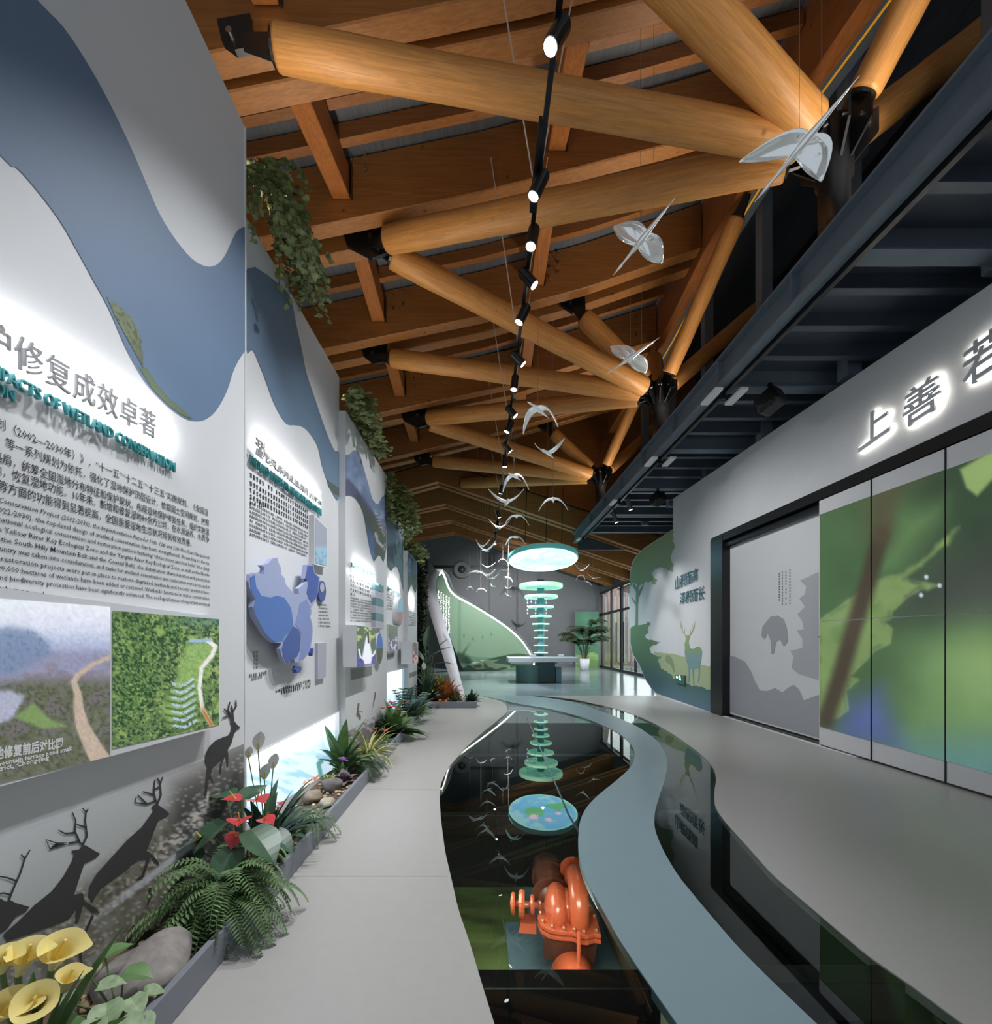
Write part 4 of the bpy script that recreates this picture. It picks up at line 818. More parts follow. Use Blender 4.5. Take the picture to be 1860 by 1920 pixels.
# ---------------- panel 3
q3 = panel('exhibit_panel', 'white exhibit panel with the river bend print and the framed egret photo', P3, [(648, 1450), (648, 770), (725, 893), (725, 1400)], 0.09)
def river(px, py):
    n = fbm(px*0.12, py*0.1, 5, 51); c = np.zeros(px.shape+(3,))+np.array([122, 140, 172.]); c = over(c, [150, 168, 192], sst(0.5, 0.7, n)*sst(880, 930, py))
    m1 = sst(-3, 3, -sdf([(640, 895), (655, 900), (668, 915), (690, 945), (705, 965), (725, 1000), (725, 1100), (640, 1100)], px, py)); c = over(c, [88, 92, 120], m1); m2 = sst(-3, 3, -sdf([(672, 935), (700, 965), (725, 1005), (725, 1120), (680, 1120)], px, py)); c = over(c, [84, 92, 84], m2)
    c = over(c, [92, 112, 158], sst(3, -3, sdf([(686, 985), (702, 1005), (702, 1050), (690, 1040)], px, py))); c = over(c, [206, 200, 196], sst(3, 1, pld([(704, 1000), (708, 1014), (716, 1024), (725, 1028)], px, py))); c = over(c, [196, 190, 186], ((py*0.16) % 1 < .4)*sst(5, 2, pld([(706, 965), (714, 985), (720, 1000)], px, py))); return c*(0.85+0.3*n[..., None])
def clipgrid(name, polys, bounds, func, surf, m, parent, nx=26, ny=60):      # picture limited to a polygon outline: columns between two traced edges
    (topc, botc) = polys; x0, x1 = bounds; mbv = []; cols = []
    for i in range(nx+1):
        x = lerp(x0, x1, i/nx); ya, yb = np.interp(x, [p[0] for p in topc], [p[1] for p in topc]), np.interp(x, [p[0] for p in botc], [p[1] for p in botc])
        for j in range(ny+1): mbv.append((x, lerp(ya, max(yb, ya+0.1), j/ny)))
    px, py = np.array([p[0] for p in mbv]), np.array([p[1] for p in mbv]); col = np.clip(func(px, py), 0, 255)
    fs = [(i*(ny+1)+j, i*(ny+1)+j+1, (i+1)*(ny+1)+j+1, (i+1)*(ny+1)+j) for i in range(nx) for j in range(ny)]
    o = MB().add([surf(float(x), float(y)) for x, y in mbv], fs).build(name, m, parent)
    ca = o.data.color_attributes.new('Col', 'FLOAT_COLOR', 'POINT'); ca.data.foreach_set('color', np.concatenate([lin(col), np.ones((len(px), 1))], 1).astype(np.float32).ravel()); return o
clipgrid('river_mural', ([(648, 853), (655, 852), (662, 845), (667, 843), (673, 850), (680, 870), (690, 905), (698, 935), (705, 945), (710, 944), (716, 932), (722, 927), (725, 928)], [(648, 930), (656, 929), (665, 933), (675, 947), (682, 965), (688, 1000), (694, 1035), (701, 1054), (706, 1046), (711, 1040), (715, 1045), (719, 1056), (723, 1040), (725, 1025)]), (648.5, 724.5), river, OFF(P3, 0.003), VP_PRINT, q3)
tb = MB(); T = OFF(P3, 0.004)
for k in range(6): scribble(tb, T(657, 1073+k*8.6), T(696 if k < 5 else 665, 1091+k*7.2 if k < 5 else 1118), 0.035, 12 if k < 5 else 4, rng)
for k in range(9): scribble(tb, T(657, 1122+k*5.4), T(696, 1130+k*4.6), 0.022, 22, rng, 0.95)
tb.build('printed_text', m_ink, q3)
eb = MB(); text_on(eb, 'WETLAND PROTECTION', [OFF(P3, .02)(657, 1054), OFF(P3, .02)(702, 1076), OFF(P3, .02)(702, 1084), OFF(P3, .02)(657, 1062)], (1, 0, 0), 0.015, res=1, bold=0.03); eb.build('subtitle', m_teal, q3)
lamp('headline_led', 'AREA', P3.dz(6.15, 2.42, 0.08), P3.dz(6.15, 2.42, -1), 5.0, (1, 1, 1), 0.14, 1.1).rotation_euler = (0, math.radians(90), 0)
for k in range(6):
    y0 = 1092+k*14.3
    m_ = mat('plaque_teal', (104, 140, 150), 0.4) if k % 2 == 0 else mat('plaque_lilac', (190, 190, 202), 0.4)
    fix_normals(decal('stacked_plaque', [[(704, y0), (719.5, y0+7.5*(1-k*.16)), (719.5, y0+19-2.0*k*.3), (704, y0+14)]], OFF(P3, 0.06), m_, q3, -0.06))
def egret(px, py):
    n = fbm(px*0.14, py*0.14, 5, 61); c = np.zeros(px.shape+(3,))+np.array([74, 88, 66.]); c = over(c, [170, 186, 110], sst(0.56, 0.7, n)*sst(1240, 1190, py)); c = over(c, [74, 72, 160], sst(1222, 1236, py+8*(n-.5))); c = over(c, [40, 44, 60], sst(.5, .6, fbm(px*.3, py*.3, 3, 4))*sst(1225, 1240, py)*.7)
    b = sst(2, -2, sdf([(689, 1190), (692, 1194), (694, 1210), (698, 1228), (696, 1244), (684, 1246), (679, 1232), (683, 1212), (686, 1196)], px, py)); c = over(c, [238, 238, 248], b); c = over(c, [238, 238, 248], sst(2, 1, pld([(673, 1218), (676, 1232), (686, 1238), (700, 1228), (706, 1218)], px, py))); c = over(c, [30, 30, 36], sst(2.2, 1, pld([(690, 1186), (691, 1205)], px, py))); return c
def frame_photo(lb_, q, f, pl, off, nx, ny, par, m=None):
    b = fix_normals(decal('photo_box', [q], OFF(pl, off), m_white, par, -off)); (a, b1), (c, d), (e, f2), (g, h) = q
    picture(lb_, [(a+.6, b1+1), (c-.5, d+1), (e-.5, f2-1), (g+.6, h-1)], nx, ny, f, OFF(pl, off+0.003), m or VP_LIT, b); return b
frame_photo('egret_photo', [(669, 1172), (705, 1177), (705, 1245), (669, 1251)], egret, P3, 0.16, 40, 60, q3)
def medal(name, cx, cy, rx, ry, pl, par, cols, off=0.05):
    pts = [(cx+rx*math.cos(2*math.pi*i/28), cy+ry*math.sin(2*math.pi*i/28)) for i in range(28)]
    b = fix_normals(decal(name, [pts], OFF(pl, off), m_white, par, -off)); mbv = [(cx, cy)]+pts
    top = [p for p in pts if p[1] < cy]+[(cx+rx, cy), (cx-rx, cy)]
    decal('sky_print', [[(cx+rx*.95*math.cos(t), cy+ry*.95*math.sin(t)) for t in np.linspace(math.pi, 2*math.pi, 15)]], OFF(pl, off+.003), mat(name+'_a', cols[0], .5, emit=.25), b)
    decal('land_print', [[(cx+rx*.95*math.cos(t), cy+ry*.95*math.sin(t)) for t in np.linspace(0, math.pi, 15)]], OFF(pl, off+.003), mat(name+'_b', cols[1], .5, var=.5, scale=14, emit=.1), b)
medal('oval_photo', 712, 1216, 6.5, 30, P3, q3, ((70, 104, 170), (92, 96, 76)))
decal('grey_band', [[(658, 1254), (697, 1249), (697, 1266), (658, 1276)]], OFF(P3, 0.002), mat('band_grey', (134, 140, 134), 0.6), q3)
decal('printed_crane', [[(669, 1336), (671, 1318), (674, 1319), (672.5, 1336), (677, 1342), (676, 1352), (672, 1344), (668, 1343)], [(701, 1310), (703, 1297), (705, 1298), (703.5, 1310), (698, 1330)], [(672, 1334), (682, 1333), (672, 1336)]], OFF(P3, 0.003), mat('crane_grey', (120, 112, 108), 0.6), q3)
picture('marsh_print', [(650, 1372), (724, 1330), (724, 1372), (650, 1420)], 40, 16, lambda x, y: over(np.zeros(x.shape+(3,))+np.array([204, 205, 207.]), [136, 124, 128], sst(0.3, 0.55, fbm(x*.2, y*.3, 4, 7)+(y-(1395-.57*(x-650)))*.01)), OFF(P3, 0.002), VP_PRINT, q3)
# ---------------- panel 4
q4 = panel('exhibit_panel', 'narrow recessed white panel with a tall lit strip below, fourth along the wall', P4, [(718, 1420), (718, 930), (757, 990), (757, 1380)])
sky4 = lambda x, y: over(over(np.zeros(x.shape+(3,))+np.array([150, 170, 196.]), [88, 112, 122], sst(1018, 1030, y+0.3*(x-725))), [70, 88, 84], sst(.5, .62, fbm(x*.2, y*.2, 4, 8))*sst(1030, 1042, y))
clipgrid('lake_mural', ([(725, 952), (757, 1000)], [(725, 1060), (733, 1072), (738, 1064), (744, 1062), (749, 1075), (753, 1095), (757, 1112)]), (725.5, 756.5), sky4, OFF(P4, .003), VP_PRINT, q4, 14, 40)
tb = MB(); T = OFF(P4, 0.004)
for k in range(6): scribble(tb, T(726, 1115+k*5.5), T(744, 1122+k*4.6), 0.03, 9, rng)
tb.build('printed_text', m_ink, q4)
eb = MB(); text_on(eb, 'WETLAND LIFE', [OFF(P4, .02)(726, 1099), OFF(P4, .02)(749, 1110), OFF(P4, .02)(749, 1115), OFF(P4, .02)(726, 1104)], (1, 0, 0), 0.015, res=1, bold=0.03); eb.build('subtitle', m_teal, q4)
lamp('headline_led', 'AREA', P4.dz(8.6, 2.55, 0.08), P4.dz(8.6, 2.55, -1), 5.0, (1, 1, 1), 0.14, 0.9).rotation_euler = (0, math.radians(90), 0)
flock = lambda x, y: over(over(np.zeros(x.shape+(3,))+np.array([84, 88, 92.]), [186, 176, 214], sst(.52, .62, fbm(x*.35, y*.2, 4, 9))*sst(1180, 1195, y)), [92, 108, 82], sst(1195, 1178, y)*.7)
frame_photo('flock_photo', [(728, 1170), (746, 1173), (746, 1219), (728, 1222)], flock, P4, 0.06, 20, 40, q4)
medal('round_photo', 751, 1147, 5, 27, P4, q4, ((120, 168, 190), (170, 130, 130)), .1)
decal('grey_band', [[(726, 1227), (738, 1224), (738, 1234), (726, 1238)]], OFF(P4, 0.002), mat('band_grey', (134, 140, 134), 0.6), q4)
picture('lit_strip', [(726, 1262), (754, 1255), (754, 1370), (726, 1400)], 10, 30, lambda x, y: over(np.zeros(x.shape+(3,))+np.array([240, 244, 250.]), [180, 214, 232], sst(1285, 1330, y)), OFF(P4, .01), VP_BRIGHT, q4)
picture('lit_strip', [(754, 1255), (758, 1252), (758, 1368), (754, 1370)], 4, 20, lambda x, y: np.zeros(x.shape+(3,))+np.array([186, 214, 228.]), OFF(P4, .012), VP_LIT, q4)
# ---------------- panel 5
q5 = panel('exhibit_panel', 'last and lowest white exhibit panel, next to the ivy column', P5, [(764, 1360), (764, 1032), (782, 1053), (782, 1330)], 0.09)
clipgrid('forest_mural', ([(764, 1034), (782, 1056)], [(764, 1112), (767, 1108), (771, 1095), (775, 1105), (779, 1114), (782, 1100)]), (764.5, 781.5), lambda x, y: over(over(np.zeros(x.shape+(3,))+np.array([84, 110, 156.]), [76, 96, 92], sst(1070, 1085, y)), [60, 84, 60], sst(.5, .6, fbm(x*.4, y*.2, 4, 12))), OFF(P5, .003), VP_PRINT, q5, 10, 30)
tb = MB(); T = OFF(P5, 0.004)
for k in range(6): scribble(tb, T(766, 1148+k*5), T(780, 1153+k*4.2), 0.035, 7, rng)
tb.build('printed_text', m_ink, q5)
lamp('headline_led', 'AREA', P5.dz(10.2, 2.42, 0.08), P5.dz(10.2, 2.42, -1), 4.0, (1, 1, 1), 0.14, 0.7).rotation_euler = (0, math.radians(90), 0)
frame_photo('dance_photo', [(773, 1203), (784, 1204), (784, 1242), (773, 1245)], lambda x, y: over(np.zeros(x.shape+(3,))+np.array([70, 66, 78.]), [214, 150, 130], sst(.5, .6, fbm(x*.5, y*.2, 3, 14))), P5, 0.22, 12, 24, q5)
decal('grey_band', [[(767, 1262), (781, 1258), (781, 1266), (767, 1272)]], OFF(P5, 0.002), mat('band_grey', (134, 140, 134), 0.6), q5)
# ================================================================ RIGHT WALL: video wall, backlit letters, painted mural
SP = Plane(RX-0.02)
vw = thing('video_wall', 'large video wall of six tiles showing a green leaf and stem', 'video wall', (RX, 4.2, 0))
bx_ = MB(); dA, dB = SP.d(1535), 2.2
bx_.box((RX-0.015, dB, 0.03), (RX+0.12, dA, 3.535)); bevel(bx_.build('surround', m_wall, vw), 0.004, 1)
def screen(px, py):
    n = fbm(px*0.012, py*0.012, 4, 71); n2 = fbm(px*0.05, py*0.05, 4, 73)
    c = np.zeros(px.shape+(3,))+np.array([74, 112, 66.])
    c = over(c, [58, 84, 58], sst(-40, 60, px-1700)*sst(1100, 980, py)); c = over(c, [62, 74, 62], sst(60, -60, sdf([(1700, 1090), (1760, 1040), (1880, 1000), (2000, 1010), (2000, 1150), (1680, 1160)], px, py)))
    c = over(c, [112, 156, 92], sst(1150, 1260, py)*sst(1640, 1760, px)); c = over(c, [140, 178, 100], sst(150, 0, np.hypot(px-1850, (py-1250)*1.1))*0.8)
    c = over(c, [92, 146, 140], sst(1330, 1440, py)*sst(1600, 1700, px)); c = over(c, [78, 100, 160], sst(40, -40, sdf([(1560, 1400), (1585, 1320), (1650, 1290), (1690, 1400)], px, py)))
    c = over(c, [84, 96, 62], sst(60, -40, sdf([(1600, 880), (1680, 860), (1720, 900), (1620, 1000)], px, py))*0.6); c = over(c, [104, 146, 84], sst(30, -60, sdf([(1640, 1080), (1680, 960), (1780, 930), (1770, 980), (1690, 1070)], px, py)))
    lf = [(1535, 1165), (1600, 1120), (1640, 1090), (1690, 1075), (1730, 1050), (1790, 988), (1800, 985), (1775, 1020), (1730, 1060), (1695, 1085), (1760, 1098), (1725, 1105), (1700, 1120), (1672, 1145), (1670, 1160), (1655, 1165), (1672, 1180), (1668, 1205), (1640, 1220), (1590, 1270), (1608, 1275), (1585, 1295), (1590, 1330), (1570, 1345), (1535, 1352)]
    a = sdf(lf, px, py); c = over(c, [128, 160, 88], sst(7, -9, a+16*(n2-.5))); c = over(c, [168, 194, 124], sst(2, -1, np.abs(a)-2)*sst(1060, 1120, py)*.3)
    c = over(c, [98, 140, 70], sst(-10, -40, a)*sst(.45, .65, n2)*.7)
    st = pld([(1652, 1000), (1625, 1100), (1600, 1180), (1575, 1270), (1548, 1350)], px, py); c = over(c, [74, 62, 46], sst(26, 5, st)*0.95); c = over(c, [90, 80, 56], sst(40, 5, pld([(1652, 1000), (1660, 930), (1690, 880)], px, py))*0.7)
    tl = sdf([(1800, 880), (1850, 850), (1990, 800), (1990, 860), (1860, 900), (1832, 930), (1812, 915)], px, py); c = over(c, [158, 192, 108], sst(5, -5, tl)); 
    for q in ((1737, 1082), (1762, 1098), (1727, 1116)): c = over(c, [206, 226, 236], sst(6, 2, np.hypot(px-q[0], py-q[1])))
    g = c.mean(-1, keepdims=True); return (g+(c-g)*0.82)*(0.90+0.18*n[..., None])
xs = [(1536, 1634, 965, 930, 1166, 1159.5, 1362, 1389), (1634, 1773, 930, 880.5, 1159.5, 1152, 1389, 1426.5), (1773, 1986, 880.5, 804, 1152, 1140, 1426.5, 1484)]
SS = OFF(SP, -0.006)
for (xa, xb, ta, tb_, ma, mb_, ba, bb) in xs:
    picture('screen_tile', [(xa+1, ta), (xb-1, tb_), (xb-1, mb_-1), (xa+1, ma-1)], 90, 100, screen, SS, VP_SCREEN, vw)
    picture('screen_tile', [(xa+1, ma+1), (xb-1, mb_+1), (xb-1, bb), (xa+1, ba)], 90, 100, screen, SS, VP_SCREEN, vw)
mb = MB()
for x in (1634, 1773): d = SP.d(x); mb.box((RX-0.028, d-0.006, 0.03), (RX-0.012, d+0.006, 3.53))
z = SP.xz(1634, 0).z; mb.box((RX-0.025, dB, 1.577-0.006), (RX-0.014, dA, 1.577+0.006)); mb.build('seam', m_black, vw)
# three backlit characters over the doors
RO = OFF(RP, -0.045)
m_let = mat('letter_grey', (200, 202, 206), 0.4)
for ch, q, lb in (('上', [(1612, 790), (1672, 747), (1672, 806), (1612, 848)], 'leftmost backlit grey character on the right wall, with a tall upright stroke'), ('善', [(1697, 738), (1766, 692), (1766, 762), (1697, 806)], 'middle backlit grey character on the right wall, dense with strokes'), ('若', [(1808, 656), (1890, 596), (1890, 680), (1808, 732)], 'rightmost backlit grey character on the right wall, cut by the frame edge')):
    t = thing('sign_letter', lb, 'sign letter', RO(*q[3]), 'backlit characters on the right wall')
    mb = MB(); text_on(mb, ch, [RO(*p) for p in q], (-1, 0, 0), 0.025, res=3, bold=0.016); mb.build('face', m_let, t)
    gm = MB(); text_on(gm, ch, [OFF(RP, -0.025)(*p) for p in q], (-1, 0, 0), 0.012, res=3, bold=0.034); gm.build('halo_light', mat('halo_led', (255, 252, 244), 0.5, emit=6), t)
# mural on the far end of the right wall
Z3 = lambda p: zp(p, 1180, 1040, 6.857)
mo1, mo2, mo3 = OFF(RP, -0.002), OFF(RP, -0.004), OFF(RP, -0.006)
def rampmat(name, stops, z0, z1):                     # printed gradient, fixed to the wall by height
    m = mat(name, (128, 128, 128), 0.6); nt = m.node_tree; L = nt.links.new
    tc = nt.nodes.new('ShaderNodeTexCoord'); sx = nt.nodes.new('ShaderNodeSeparateXYZ'); mr = nt.nodes.new('ShaderNodeMapRange'); rp = nt.nodes.new('ShaderNodeValToRGB')
    mr.inputs[1].default_value = z0; mr.inputs[2].default_value = z1; L(tc.outputs['Object'], sx.inputs[0]); L(sx.outputs[2], mr.inputs[0]); L(mr.outputs[0], rp.inputs[0]); L(rp.outputs[0], nt.nodes['Principled BSDF'].inputs['Base Color'])
    e = rp.color_ramp.elements
    while len(e) < len(stops): e.new(0.5)
    for q, (p, c) in zip(e, stops): q.position = p; q.color = (*lin(c), 1)
    return m
m_mural = rampmat('mural_gradient', [(0.0, (92, 120, 138)), (0.10, (74, 106, 106)), (0.2, (82, 118, 92)), (0.42, (104, 136, 98)), (0.62, (124, 150, 112)), (0.85, (134, 152, 108))], 0.0, 4.8)
m_stag = rampmat('stag_gradient', [(0.0, (116, 150, 152)), (0.55, (118, 150, 150)), (0.64, (134, 156, 116)), (1.0, (178, 186, 112))], 0.0, 2.1)
rg_ = random.Random(11)
def rough(pts, amp, n=5):
    out = []
    for (x0, y0), (x1, y1) in zip(pts, pts[1:]):
        for k in range(n):
            t = k/n; out.append((lerp(x0, x1, t)+rg_.uniform(-amp, amp), lerp(y0, y1, t)+rg_.uniform(-amp, amp)))
    out.append(pts[-1]); return out
crown = [(1181.5, 1121), (1181.5, 1076), (1186, 1056), (1195, 1041), (1211, 1027), (1261, 993)]+rough([(1261, 993), (1264, 1010), (1262, 1035), (1258, 1048), (1263, 1064), (1259, 1073), (1248, 1066), (1236, 1064), (1226, 1069), (1220, 1076), (1231, 1086), (1229, 1096), (1218, 1090), (1208, 1092), (1200, 1100), (1190, 1094), (1182, 1098)], 2.2)
decal('mural_crown', [crown], mo1, m_mural, WALLR)
ground = [(1335, 1336), (1232, 1300), (1222, 1291), (1212, 1277), (1199, 1247), (1186, 1225), (1182, 1205), (1182, 1178)]+rough([(1182, 1178), (1190, 1170), (1203, 1172), (1214, 1166), (1219, 1168), (1214, 1185), (1208, 1195), (1220, 1200), (1238, 1204), (1226, 1210), (1217, 1216), (1222, 1226), (1238, 1232), (1232, 1240), (1240, 1252), (1252, 1260), (1262, 1272), (1275, 1278), (1290, 1282), (1310, 1288), (1335, 1294)], 2.0)
decal('mural_bush', [ground], mo2, m_mural, WALLR)
decal('mural_meadow', [rough([(1225, 1222), (1245, 1224), (1268, 1228), (1290, 1232), (1310, 1246), (1335, 1250)], 1.5)+[(1335, 1300), (1240, 1262)]], mo1, mat('meadow_pale', (166, 178, 140), 0.6), WALLR)
decal('mural_trunk', [Z3(p) for p in ([(75, 950), (82, 650), (30, 570), (25, 540), (80, 610), (85, 480), (40, 400), (60, 370), (95, 420), (110, 350), (130, 350), (118, 470), (165, 400), (180, 340), (195, 340), (175, 430), (122, 560), (112, 650), (112, 950)],)], OFF(RP, -0.003), mat('trunk_green', (110, 134, 118), 0.6), WALLR)
stag = [(720, 1045), (745, 1035), (775, 1045), (770, 1075), (760, 1120), (775, 1190), (800, 1215), (840, 1205), (870, 1180), (910, 1190), (935, 1240), (925, 1330), (905, 1450), (905, 1560), (890, 1650), (878, 1640), (890, 1540), (885, 1460), (860, 1455), (830, 1470), (830, 1600), (835, 1690), (822, 1680), (815, 1560), (800, 1470), (780, 1470), (775, 1560), (768, 1650), (755, 1640), (760, 1540), (755, 1440), (725, 1340), (710, 1260), (715, 1190), (708, 1150), (725, 1100)]
stg = decal('mural_stag', [Z3(stag)], mo3, m_stag, WALLR)
decal('mural_antlers', [Z3(stroke(s, 11, 5)) for s in ([(728, 1045), (690, 1000), (662, 930), (655, 850)], [(672, 955), (682, 900)], [(700, 1010), (712, 950)], [(765, 1045), (805, 1000), (835, 930), (840, 860)], [(822, 960), (812, 900)], [(790, 1015), (785, 960)])], mo3, mat('antler_olive', (178, 184, 112), 0.6), stg)
decal('mural_fawn', [Z3([(460, 1330), (480, 1290), (510, 1290), (550, 1340), (575, 1400), (575, 1480), (590, 1490), (575, 1520), (555, 1470), (530, 1420), (490, 1390), (465, 1370)])], mo3, mat('fawn_olive', (134, 150, 108), 0.6), WALLR)
cal = MB()
for row, q in (('山积而高', [(1266, 1082), (1309, 1064), (1309, 1088), (1266, 1107)]), ('泽积而长', [(1275, 1112), (1321, 1098), (1321, 1124), (1275, 1134)])):
    text_on(cal, row, [OFF(RP, -0.02)(*p) for p in q], (-1, 0, 0), 0.01, res=3, bold=0.0, shear=0.12)
cal.build('calligraphy', mat('calligraphy_teal', (44, 96, 108), 0.4), WALLR)
ex = thing('exit_sign', 'small lit green exit sign low on the mural wall', 'exit sign', RP(1268, 1275), None)
fix_normals(decal('housing', [Z3([(590, 1545), (705, 1555), (705, 1675), (590, 1640)])], OFF(RP, -0.05), mat('exit_green', (70, 100, 96), 0.4), ex, 0.045))
decal('running_figure', [Z3(p) for p in ([(600, 1560), (625, 1565), (625, 1590), (600, 1585)], [(635, 1550), (655, 1560), (662, 1620), (640, 1610), (645, 1580)])], OFF(RP, -0.053), mat('exit_glow', (190, 250, 215), 0.4, emit=1.5), ex)
# ================================================================ HALL END: reception, glowing tree of rings, lily disc, sail wall
m_ring = mat('ring_green', (176, 232, 190), 0.35, emit=0.85); m_ringb = mat('ring_blue', (120, 172, 205), 0.4)
RD = 17.0
def hd(x, y, d=RD): return D(x, y, d)
desk = thing('reception_desk', 'reception desk with a white slab top on a dark teal base', 'reception desk', FL(1020, 1284))
sl = MB()
for (xa, xb, ya, yb, da, db) in ((953, 1087, 1233, 1242, 16.2, 17.6), (957, 1001, 1241, 1244, 16.3, 17.2), (1045, 1075, 1241, 1245, 16.3, 17.2)):
    a, b = hd(xa, yb, da), hd(xb, ya, da); sl.box((a.x, da, a.z), (b.x, db, b.z))
bevel(sl.build('slab_top', mat('desk_white', (212, 212, 216), 0.35), desk), 0.02, 2)
bb = MB(); a, b = hd(1008, 1284, 16.6), hd(1041, 1242, 16.6); bevel(bb.box((a.x, 16.6, 0), (b.x, 17.4, b.z)).build('base', mat('desk_teal', (58, 84, 86), 0.35), desk), 0.02, 2)
bb = MB(); a, b = hd(1042, 1283, 16.7), hd(1053, 1251, 16.7); bevel(bb.box((a.x, 16.7, 0), (b.x, 17.2, b.z)).build('side_panel', mat('desk_blue', (120, 160, 172), 0.3), desk), 0.02, 2)
c = hd(995, 1283, 17.0); bb = MB(); pr = [(c.x+0.55*math.cos(t), 17.1+0.55*math.sin(t), 0) for t in np.linspace(math.radians(150), math.radians(330), 20)]
bb.prism(pr, (0, 0, 0.64)); fix_normals(bb.build('curved_front', mat('desk_green', (92, 132, 126), 0.35), desk))
for X, lb in ((hd(997, 1233).x, 'white box on the left part of the reception slab'), (hd(1049, 1233).x, 'white box on the right part of the reception slab')):
    z_ = hd(1020, 1233, 16.2).z; o = MB().box((X-0.09, 16.5, z_+0.001), (X+0.09, 16.7, z_+0.10)).build('desk_box', m_white); tag(bevel(o, 0.01), lb, 'box', 'white boxes on the reception desk')
tree = thing('ring_tree', 'blue-grey column wearing stacked glowing green rings behind the reception desk', 'light column', (hd(1014, 1240).x, 18.2, 0))
TX, TD = (1014-CX)/F*18.2, 18.2
MB().lathe([(0.14, 0), (0.14, H+(CY-1087)/F*TD)], 20, M.Translation((TX, TD, 0))).build('column', mat('column_blue', (110, 150, 170), 0.4), tree, True)
for (xa, xb, yy, th) in ((974, 1054, 1099, 13), (984, 1045, 1119, 9), (990, 1038, 1138, 6), (994, 1034, 1156, 5), (998, 1030, 1170, 4), (1001, 1027, 1182, 3), (1001, 1027, 1196, 3), (1001, 1027, 1210, 3), (1001, 1027, 1224, 3)):
    r = (xb-xa)/2/F*TD; z_ = H+(CY-yy)/F*TD; h = th/F*TD*0.6; x_ = ((xa+xb)/2-CX)/F*TD
    MB().lathe([(r*0.25, z_-h/2), (r, z_-h/2), (r, z_-h/2+0.004)], 40, M.Translation((x_, TD, 0))).build('ring_underside', m_ringb, tree)
    MB().lathe([(r*1.001, z_-h/2), (r*1.02, z_), (r*1.001, z_+h/2), (r*0.9, z_+h/2)], 40, M.Translation((x_, TD, 0))).build('ring_band', m_ring, tree, True)
dd_ = 15.6; dc = hd(1018, 1051, dd_); dr = 65/F*dd_
disc = thing('lily_disc', 'large glowing round ceiling disc with a lily pond picture on its underside', 'ceiling light', dc)
mm = M.Translation(dc)@M.Rotation(math.radians(-9.5), 4, 'X')
MB().lathe([(dr*0.98, 0.0), (dr, 0.02), (dr, 0.16), (dr*0.98, 0.18), (0.05, 0.18)], 56, mm).build('rim', mat('disc_rim', (86, 160, 160), 0.4, emit=0.35), disc, True)
gv, gf, gc = [], [], []
NR, NS = 26, 72
for i in range(NR+1):
    for k in range(NS):
        w = 2*math.pi*k/NS; r = dr*0.98*max(i/NR, 0.004); gv.append(mm@V((r*math.cos(w), r*math.sin(w), -0.004))); gc.append((r*math.cos(w)/dr, r*math.sin(w)/dr))
for i in range(NR):
    for k in range(NS): gf.append((i*NS+k, i*NS+(k+1) % NS, (i+1)*NS+(k+1) % NS, (i+1)*NS+k))
po = MB().add(gv, gf).build('lily_picture', vmat('lily_lit', 3.0, 0.4, base=False), disc)
gx, gy = np.array([g[0] for g in gc]), np.array([g[1] for g in gc]); cc = np.zeros((len(gc), 3))+np.array([120, 190, 232.])
nn = fbm(gx*4+9, gy*4+9, 4, 81); cc = over(cc, [160, 214, 226], sst(.5, .65, nn)); cc = over(cc, [110, 190, 130], sst(.03, -.03, sdf([(0.1, .35), (.7, .5), (.9, .15), (.6, .2), (.5, .0), (.2, .18)], gx, gy))); cc = over(cc, [110, 190, 130], sst(.30, .26, np.hypot(gx+.25, gy+.05)))
for q in ((-.3, -.3, .16), (.42, -.12, .09), (.1, -.45, .12)): cc = over(cc, [246, 206, 226], sst(q[2], q[2]*.6, np.hypot(gx-q[0], gy-q[1])*(1+.25*np.sin(8*np.arctan2(gy-q[1], gx-q[0])))))
cc = over(cc, [170, 236, 208], sst(.92, .97, np.hypot(gx, gy)))
ca = po.data.color_attributes.new('Col', 'FLOAT_COLOR', 'POINT'); ca.data.foreach_set('color', np.concatenate([lin(cc), np.ones((len(gc), 1))], 1).astype(np.float32).ravel())
for s in (-0.7, 0.1, 0.7): MB().tube([dc+V((s*0.9, 0, 0.18)), dc+V((s*0.9+0.1, 0.2, 2.6))], 0.012, 6).build('cable', m_black, disc)
lamp('disc_lamp', 'SPOT', dc-V((0, 0, 0.12)), dc-V((0, 0, 3)), 260, (0.86, 0.96, 1.0), 0.04, angle=150)
# sail wall
sail = thing('sail_wall', 'white-edged green sail-shaped feature wall sweeping up beside the reception', 'feature wall', FL(865, 1318))
outer = [(858, 1318, 10.4), (840, 1262, 11.2), (820, 1196, 12.3), (803, 1140, 13.6), (797, 1106, 14.6), (802, 1082, 15.5), (812, 1069, 16.3), (829, 1067, 17.2), (839, 1079, 18), (848, 1102, 18.8), (862, 1115, 19.4), (885, 1128, 20.2), (920, 1149, 21), (955, 1173, 21.8), (980, 1196, 22.4), (996, 1220, 22.9), (1004, 1240, 23.2), (1006, 1258, 23.5)]
inner = [(876, 1317, 10.9), (861, 1262, 11.8), (847, 1206, 13), (829, 1150, 14.4), (819, 1112, 15.6), (818, 1090, 16.4), (824, 1077, 17.2), (829, 1073, 17.8), (834, 1082, 18.4), (843, 1105, 19.2), (858, 1119, 19.8), (882, 1132, 20.6), (917, 1153, 21.4), (952, 1177, 22.2), (976, 1199, 22.8), (992, 1222, 23.2), (1000, 1241, 23.4), (1001, 1258, 23.6)]
po_, pi_ = smooth([D(*p) for p in outer], 4), smooth([D(*p) for p in inner], 4); n = len(po_)
for p in (po_[0], pi_[0], po_[-1], pi_[-1]): p.z = max(p.z, 0.0)
